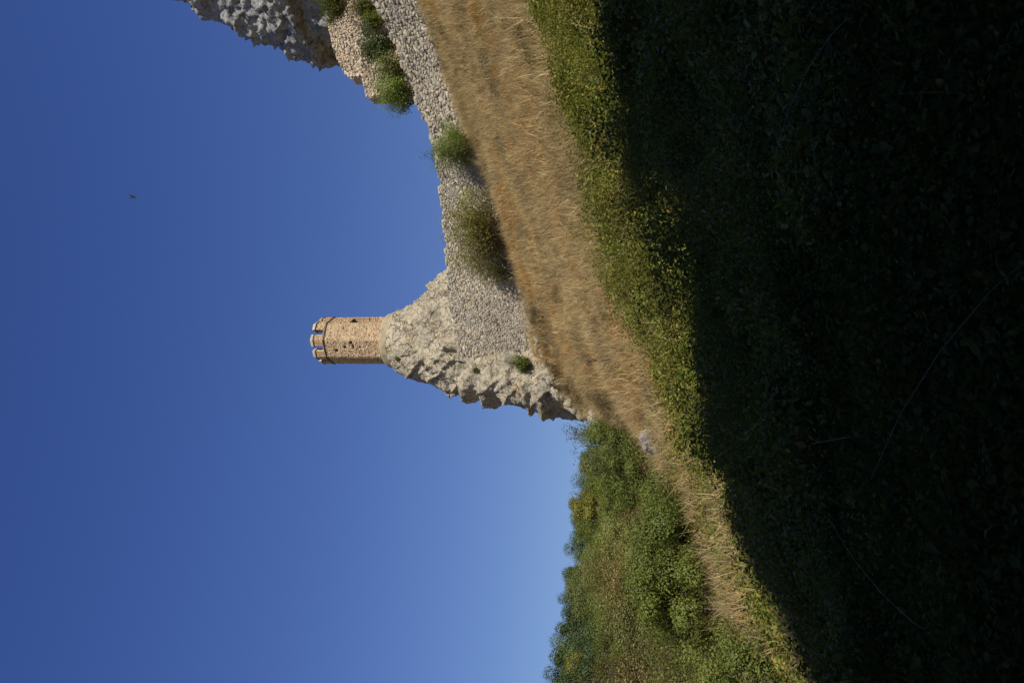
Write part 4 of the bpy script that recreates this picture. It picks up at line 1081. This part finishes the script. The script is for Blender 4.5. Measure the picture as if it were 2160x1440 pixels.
# dry grass
gs = make_sources('grass_tufts', [(lambda k: (lambda r: (*blades(r, 40, .22, .85, .12, .014, 1.1), M['straw'])))(k) for k in range(4)] +
                  [lambda r: (*blades(r, 36, .25, .5, .14, .012, .7), M['rust_grass']), lambda r: (*blades(r, 36, .2, .45, .12, .013, .6), M['rust_grass']),
                   lambda r: (*blades(r, 30, .2, .45, .1, .012, .6), M['green_grass']), lambda r: (*blades(r, 14, .5, .95, .12, .009, .8), M['stalk']), lambda r: (*sprig(r, 60, .05, .38, .13), M['weed']), lambda r: (*blades(r, 60, .25, .55, .2, .016, 1.1), M['weed'])])
x, y, d = fan(72000, 11, 66, 1.45)
z = gridh(x, y); zn, px_, py_ = zone(x, y, z); keep = clear_of_walls(x, y)
nz1 = fbm(np.c_[x * .5, y * .5, x * 0], 41, 3); nz2 = fbm(np.c_[x * .16, y * .16, x * 0], 44, 3)
prob = np.where(zn < 50 * nz1 - 10, 1.0, np.where(zn < 120 + 150 * nz1, np.where(nz1 < -.15, .5, .14), .05))
ridge_patch = (py_ > 1050) & (zn > -20) & (zn < 90 + 30 * nz1)
prob = np.where(ridge_patch, .5, prob)
prob *= np.where(nz2 + .5 * nz1 < -.62, .35, 1)
keep &= vr.random(len(x)) < prob
x, y, z, d, zn, nz1, nz2 = [q[keep] for q in (x, y, z, d, zn, nz1, nz2)]
n = len(x); r1 = vr.random(n)
kind = vr.integers(0, 4, n); rusty = .6 * nz2 + .8 * nz1 > .22
kind = np.where(rusty & (r1 < .75), vr.integers(4, 6, n), kind); gp = fbm(np.c_[x * .8, y * .8, x * 0 + 9], 57, 3); kind = np.where((gp > .6) & (r1 > .35), 6, kind); kind = np.where(r1 > .9, 7, kind)
kind = np.where((zn > 0) & (r1 < .3), 6, kind)
nz4 = fbm(np.c_[x * .35, y * .35, x * 0 + 3], 52, 3); nearwall = sstep(48, 58, np.hypot(x, y))
kind = np.where((nz4 + .4 * nearwall > .72) & (r1 < .55), vr.integers(8, 10, n), kind)
lean_ = .25 + .12 * nz1
rot = np.c_[vr.normal(0, .42, n), vr.normal(0, .42, n), vr.uniform(0, 6.28, n)]
scatter('dry_grass', np.c_[x, y, z], rot, vr.uniform(.5, 1.25, n) * (.9 + .35 * nz1) * np.where(d < 18, .75, 1), kind, gs, 'dry straw-coloured grass covering the slope below the wall', 'grass')
print('grass tufts', n)
# leafy ground cover
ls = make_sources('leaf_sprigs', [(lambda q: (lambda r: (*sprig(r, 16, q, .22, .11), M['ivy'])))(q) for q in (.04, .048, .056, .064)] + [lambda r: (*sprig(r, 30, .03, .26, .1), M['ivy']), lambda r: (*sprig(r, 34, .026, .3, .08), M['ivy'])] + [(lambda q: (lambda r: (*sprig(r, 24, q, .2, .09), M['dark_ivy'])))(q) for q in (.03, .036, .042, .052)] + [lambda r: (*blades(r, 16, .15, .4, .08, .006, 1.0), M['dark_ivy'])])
x, y, d = fan(60000, 1.8, 34, 1.2)
z = gridh(x, y); zn, px_, py_ = zone(x, y, z); keep = clear_of_walls(x, y)
nz1 = fbm(np.c_[x * .5, y * .5, x * 0], 41, 3); nz3 = fbm(np.c_[x * .9, y * .9, x * 0], 47, 3)
prob = np.where(zn > 85 + 160 * nz1, np.where(zn < 260, .72, 1.0), np.where(zn > -15 + 130 * nz3, .5, np.where(nz3 > .9, .12, 0)))
patch = (py_ > 1050) & (zn > -20) & (zn < 90 + 30 * nz1); prob = np.where(patch, .4, prob)
keep &= vr.random(len(x)) < prob
x, y, z, d, nz1, nz3, px_ = [q[keep] for q in (x, y, z, d, nz1, nz3, px_)]; n = len(x)
mound = .28 * np.clip(.4 + nz3 * .6, 0, 1.3) * sstep(2, 6, d)
kind = vr.integers(0, 6, n)
kind = np.where(d < 8.5 + 4.5 * nz1, 6 + kind % 5, kind)  # near sprigs take the leaf colour darkened for shade
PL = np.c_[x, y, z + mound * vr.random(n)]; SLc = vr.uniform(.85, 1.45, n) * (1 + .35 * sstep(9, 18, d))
# bushier weeds standing up out of the cover, mostly in the sunny belt
cx_, cy_, cd = fan(1300, 8, 32, 1.5); cz = gridh(cx_, cy_); czn = zone(cx_, cy_, cz)[0]
cpy = zone(cx_, cy_, cz)[2]
ck = (czn > 10) & clear_of_walls(cx_, cy_) & (vr.random(len(cx_)) < np.where(czn < 260, np.where((cpy > 930) & (czn < 110), .12, .75), .35)); cx_, cy_, cz, cd = cx_[ck], cy_[ck], cz[ck], cd[ck]
ex, es, ek = [], [], []
for a_, b_, c_ in zip(cx_, cy_, cz):
    R = vr.uniform(.18, .48) * (1.8 if vr.random() < .22 else 1); Hh = R * vr.uniform(.8, 1.7); m = int(20 + 95 * R)
    v = vr.normal(size=(m, 3)); v[:, 2] = np.abs(v[:, 2]); v /= np.linalg.norm(v, axis=1)[:, None]; v *= vr.uniform(.45, 1, m)[:, None] ** .5
    p = np.c_[a_ + v[:, 0] * R, b_ + v[:, 1] * R, c_ + v[:, 2] * Hh]; ex.append(p); es.append(vr.uniform(.55, 1.05, m) * vr.uniform(.8, 1.5)); ek.append(np.full(m, vr.integers(0, 6)))
PL = np.vstack([PL, *ex]); SLc = np.concatenate([SLc, *es]); kind = np.concatenate([kind, *ek]); n = len(PL); print('weeds', len(ex), n)
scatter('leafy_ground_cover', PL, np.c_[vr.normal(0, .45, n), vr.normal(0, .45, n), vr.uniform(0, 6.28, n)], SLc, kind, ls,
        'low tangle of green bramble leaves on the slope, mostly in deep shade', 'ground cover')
print('sprigs', n)
# long dry stems standing out of the leaves
def stem(r):
    m = MB(); a = r.uniform(.4, 1.0); h = r.uniform(.7, 1.1); tt = np.linspace(0, 1, 6)
    m.tube(np.c_[a * tt ** 1.5 * h, .05 * np.sin(tt * 3), h * tt * (1 - .3 * tt)], np.linspace(.003, .0015, 6), 3, False)
    V = np.vstack(m.V); T = []
    for q in m.F: T += [(q[0], q[1], q[2]), (q[0], q[2], q[3])]
    return V, np.array(T), M['stalk']
st = make_sources('long_stems', [stem] * 6)
x, y, d = fan(80, 3.4, 26, 1.5); z = gridh(x, y); zn = zone(x, y, z)[0]; k = zn > 0; x, y, z = x[k], y[k], z[k]; n = len(x)
scatter('dry_stems', np.c_[x, y, z], np.c_[vr.normal(0, .2, n), vr.normal(0, .3, n), vr.uniform(0, 6.28, n)], vr.uniform(.6, 1.3, n), vr.integers(0, 6, n), st, 'thin dry stems poking out of the shaded leaves', 'stems')
# withered growth on the ledges of the crag
px_, py_ = proj(RP)
ng = np.zeros(len(RP)); 
cand = np.where((px_ > 1085) & (px_ < 1235) & (py_ > 600) & (py_ < 880) & (px_ > np.interp(py_, [600, 700, 780, 880], [1088, 1108, 1140, 1200])) & (RP[:, 1] < 66))[0]
cand = cand[fbm(RP[cand] * .7, 71, 2) > .05]; cand = vr.choice(cand, min(900, len(cand)), replace=False)
P = RP[cand]; n = len(P)
scatter('ledge_grass', P, np.c_[vr.normal(0, .3, n) + .4, vr.normal(0, .3, n), vr.uniform(0, 6.28, n)], vr.uniform(.4, .8, n), vr.choice([0, 1, 4, 5, 6], n), gs, 'brown withered grass on the lower ledges of the crag', 'grass')

# unseen trees added round the camera to cut sky light on the foreground
TKIND['shade'] = (25, 10, 8, 90, 330, .30, 'leaf_mid', 'bark', .17, 0)
for k, (a, b) in enumerate([(-9, -4.5), (-2.5, -6.5), (4.5, -5), (10, -2.0), (-15, -1), (14.5, 1.5)]):
    tree('shade', (a, b, hz(a, b) - .2), 10.5, 'unseen tall tree added near the camera to block sky light', 'unseen trees added to block sky light', 1.0, k * 1.1)

# ------------------------------------------------------------------ bird
bp = pix(280.5, 416, 80.0)
bird = empty('bird', bp, 'small black bird with spread wings high in the blue sky', 'bird')
ax = Vector((-.45, 0.0, -.89)).normalized(); fwd = Vector((.35, .85, -.1)); fwd = (fwd - ax * fwd.dot(ax)).normalized(); up = ax.cross(fwd)
bird.scale = (1.35,) * 3; bird.rotation_euler = Matrix((ax, fwd, up)).transposed().to_euler()
mb = MB(); mb.tube(np.array([(0, -.2, 0), (0, -.12, 0), (0, 0, 0), (0, .1, .01), (0, .16, .02), (0, .2, .015)]), [.015, .04, .055, .045, .03, .005], 8); mb.build('body', M['feather'], bird, True)
for s in (-1, 1):
    top = [(0, .07, .03), (.14, .09, .06), (.30, .02, .05), (.40, -.1, .03), (.28, -.07, .04), (.13, -.08, .045), (0, -.07, .02)]
    P1 = np.array([(s * a, b_, c) for a, b_, c in top]); m = MB(); m.prism(P1 - [0, 0, .008], P1 + [0, 0, .008]); m.build('wing', M['feather'], bird)
P1 = np.array([(-.015, -.18, 0), (.015, -.18, 0), (.06, -.32, 0), (-.06, -.32, 0)]); m = MB(); m.prism(P1 - [0, 0, .006], P1 + [0, 0, .006]); m.build('tail', M['feather'], bird)
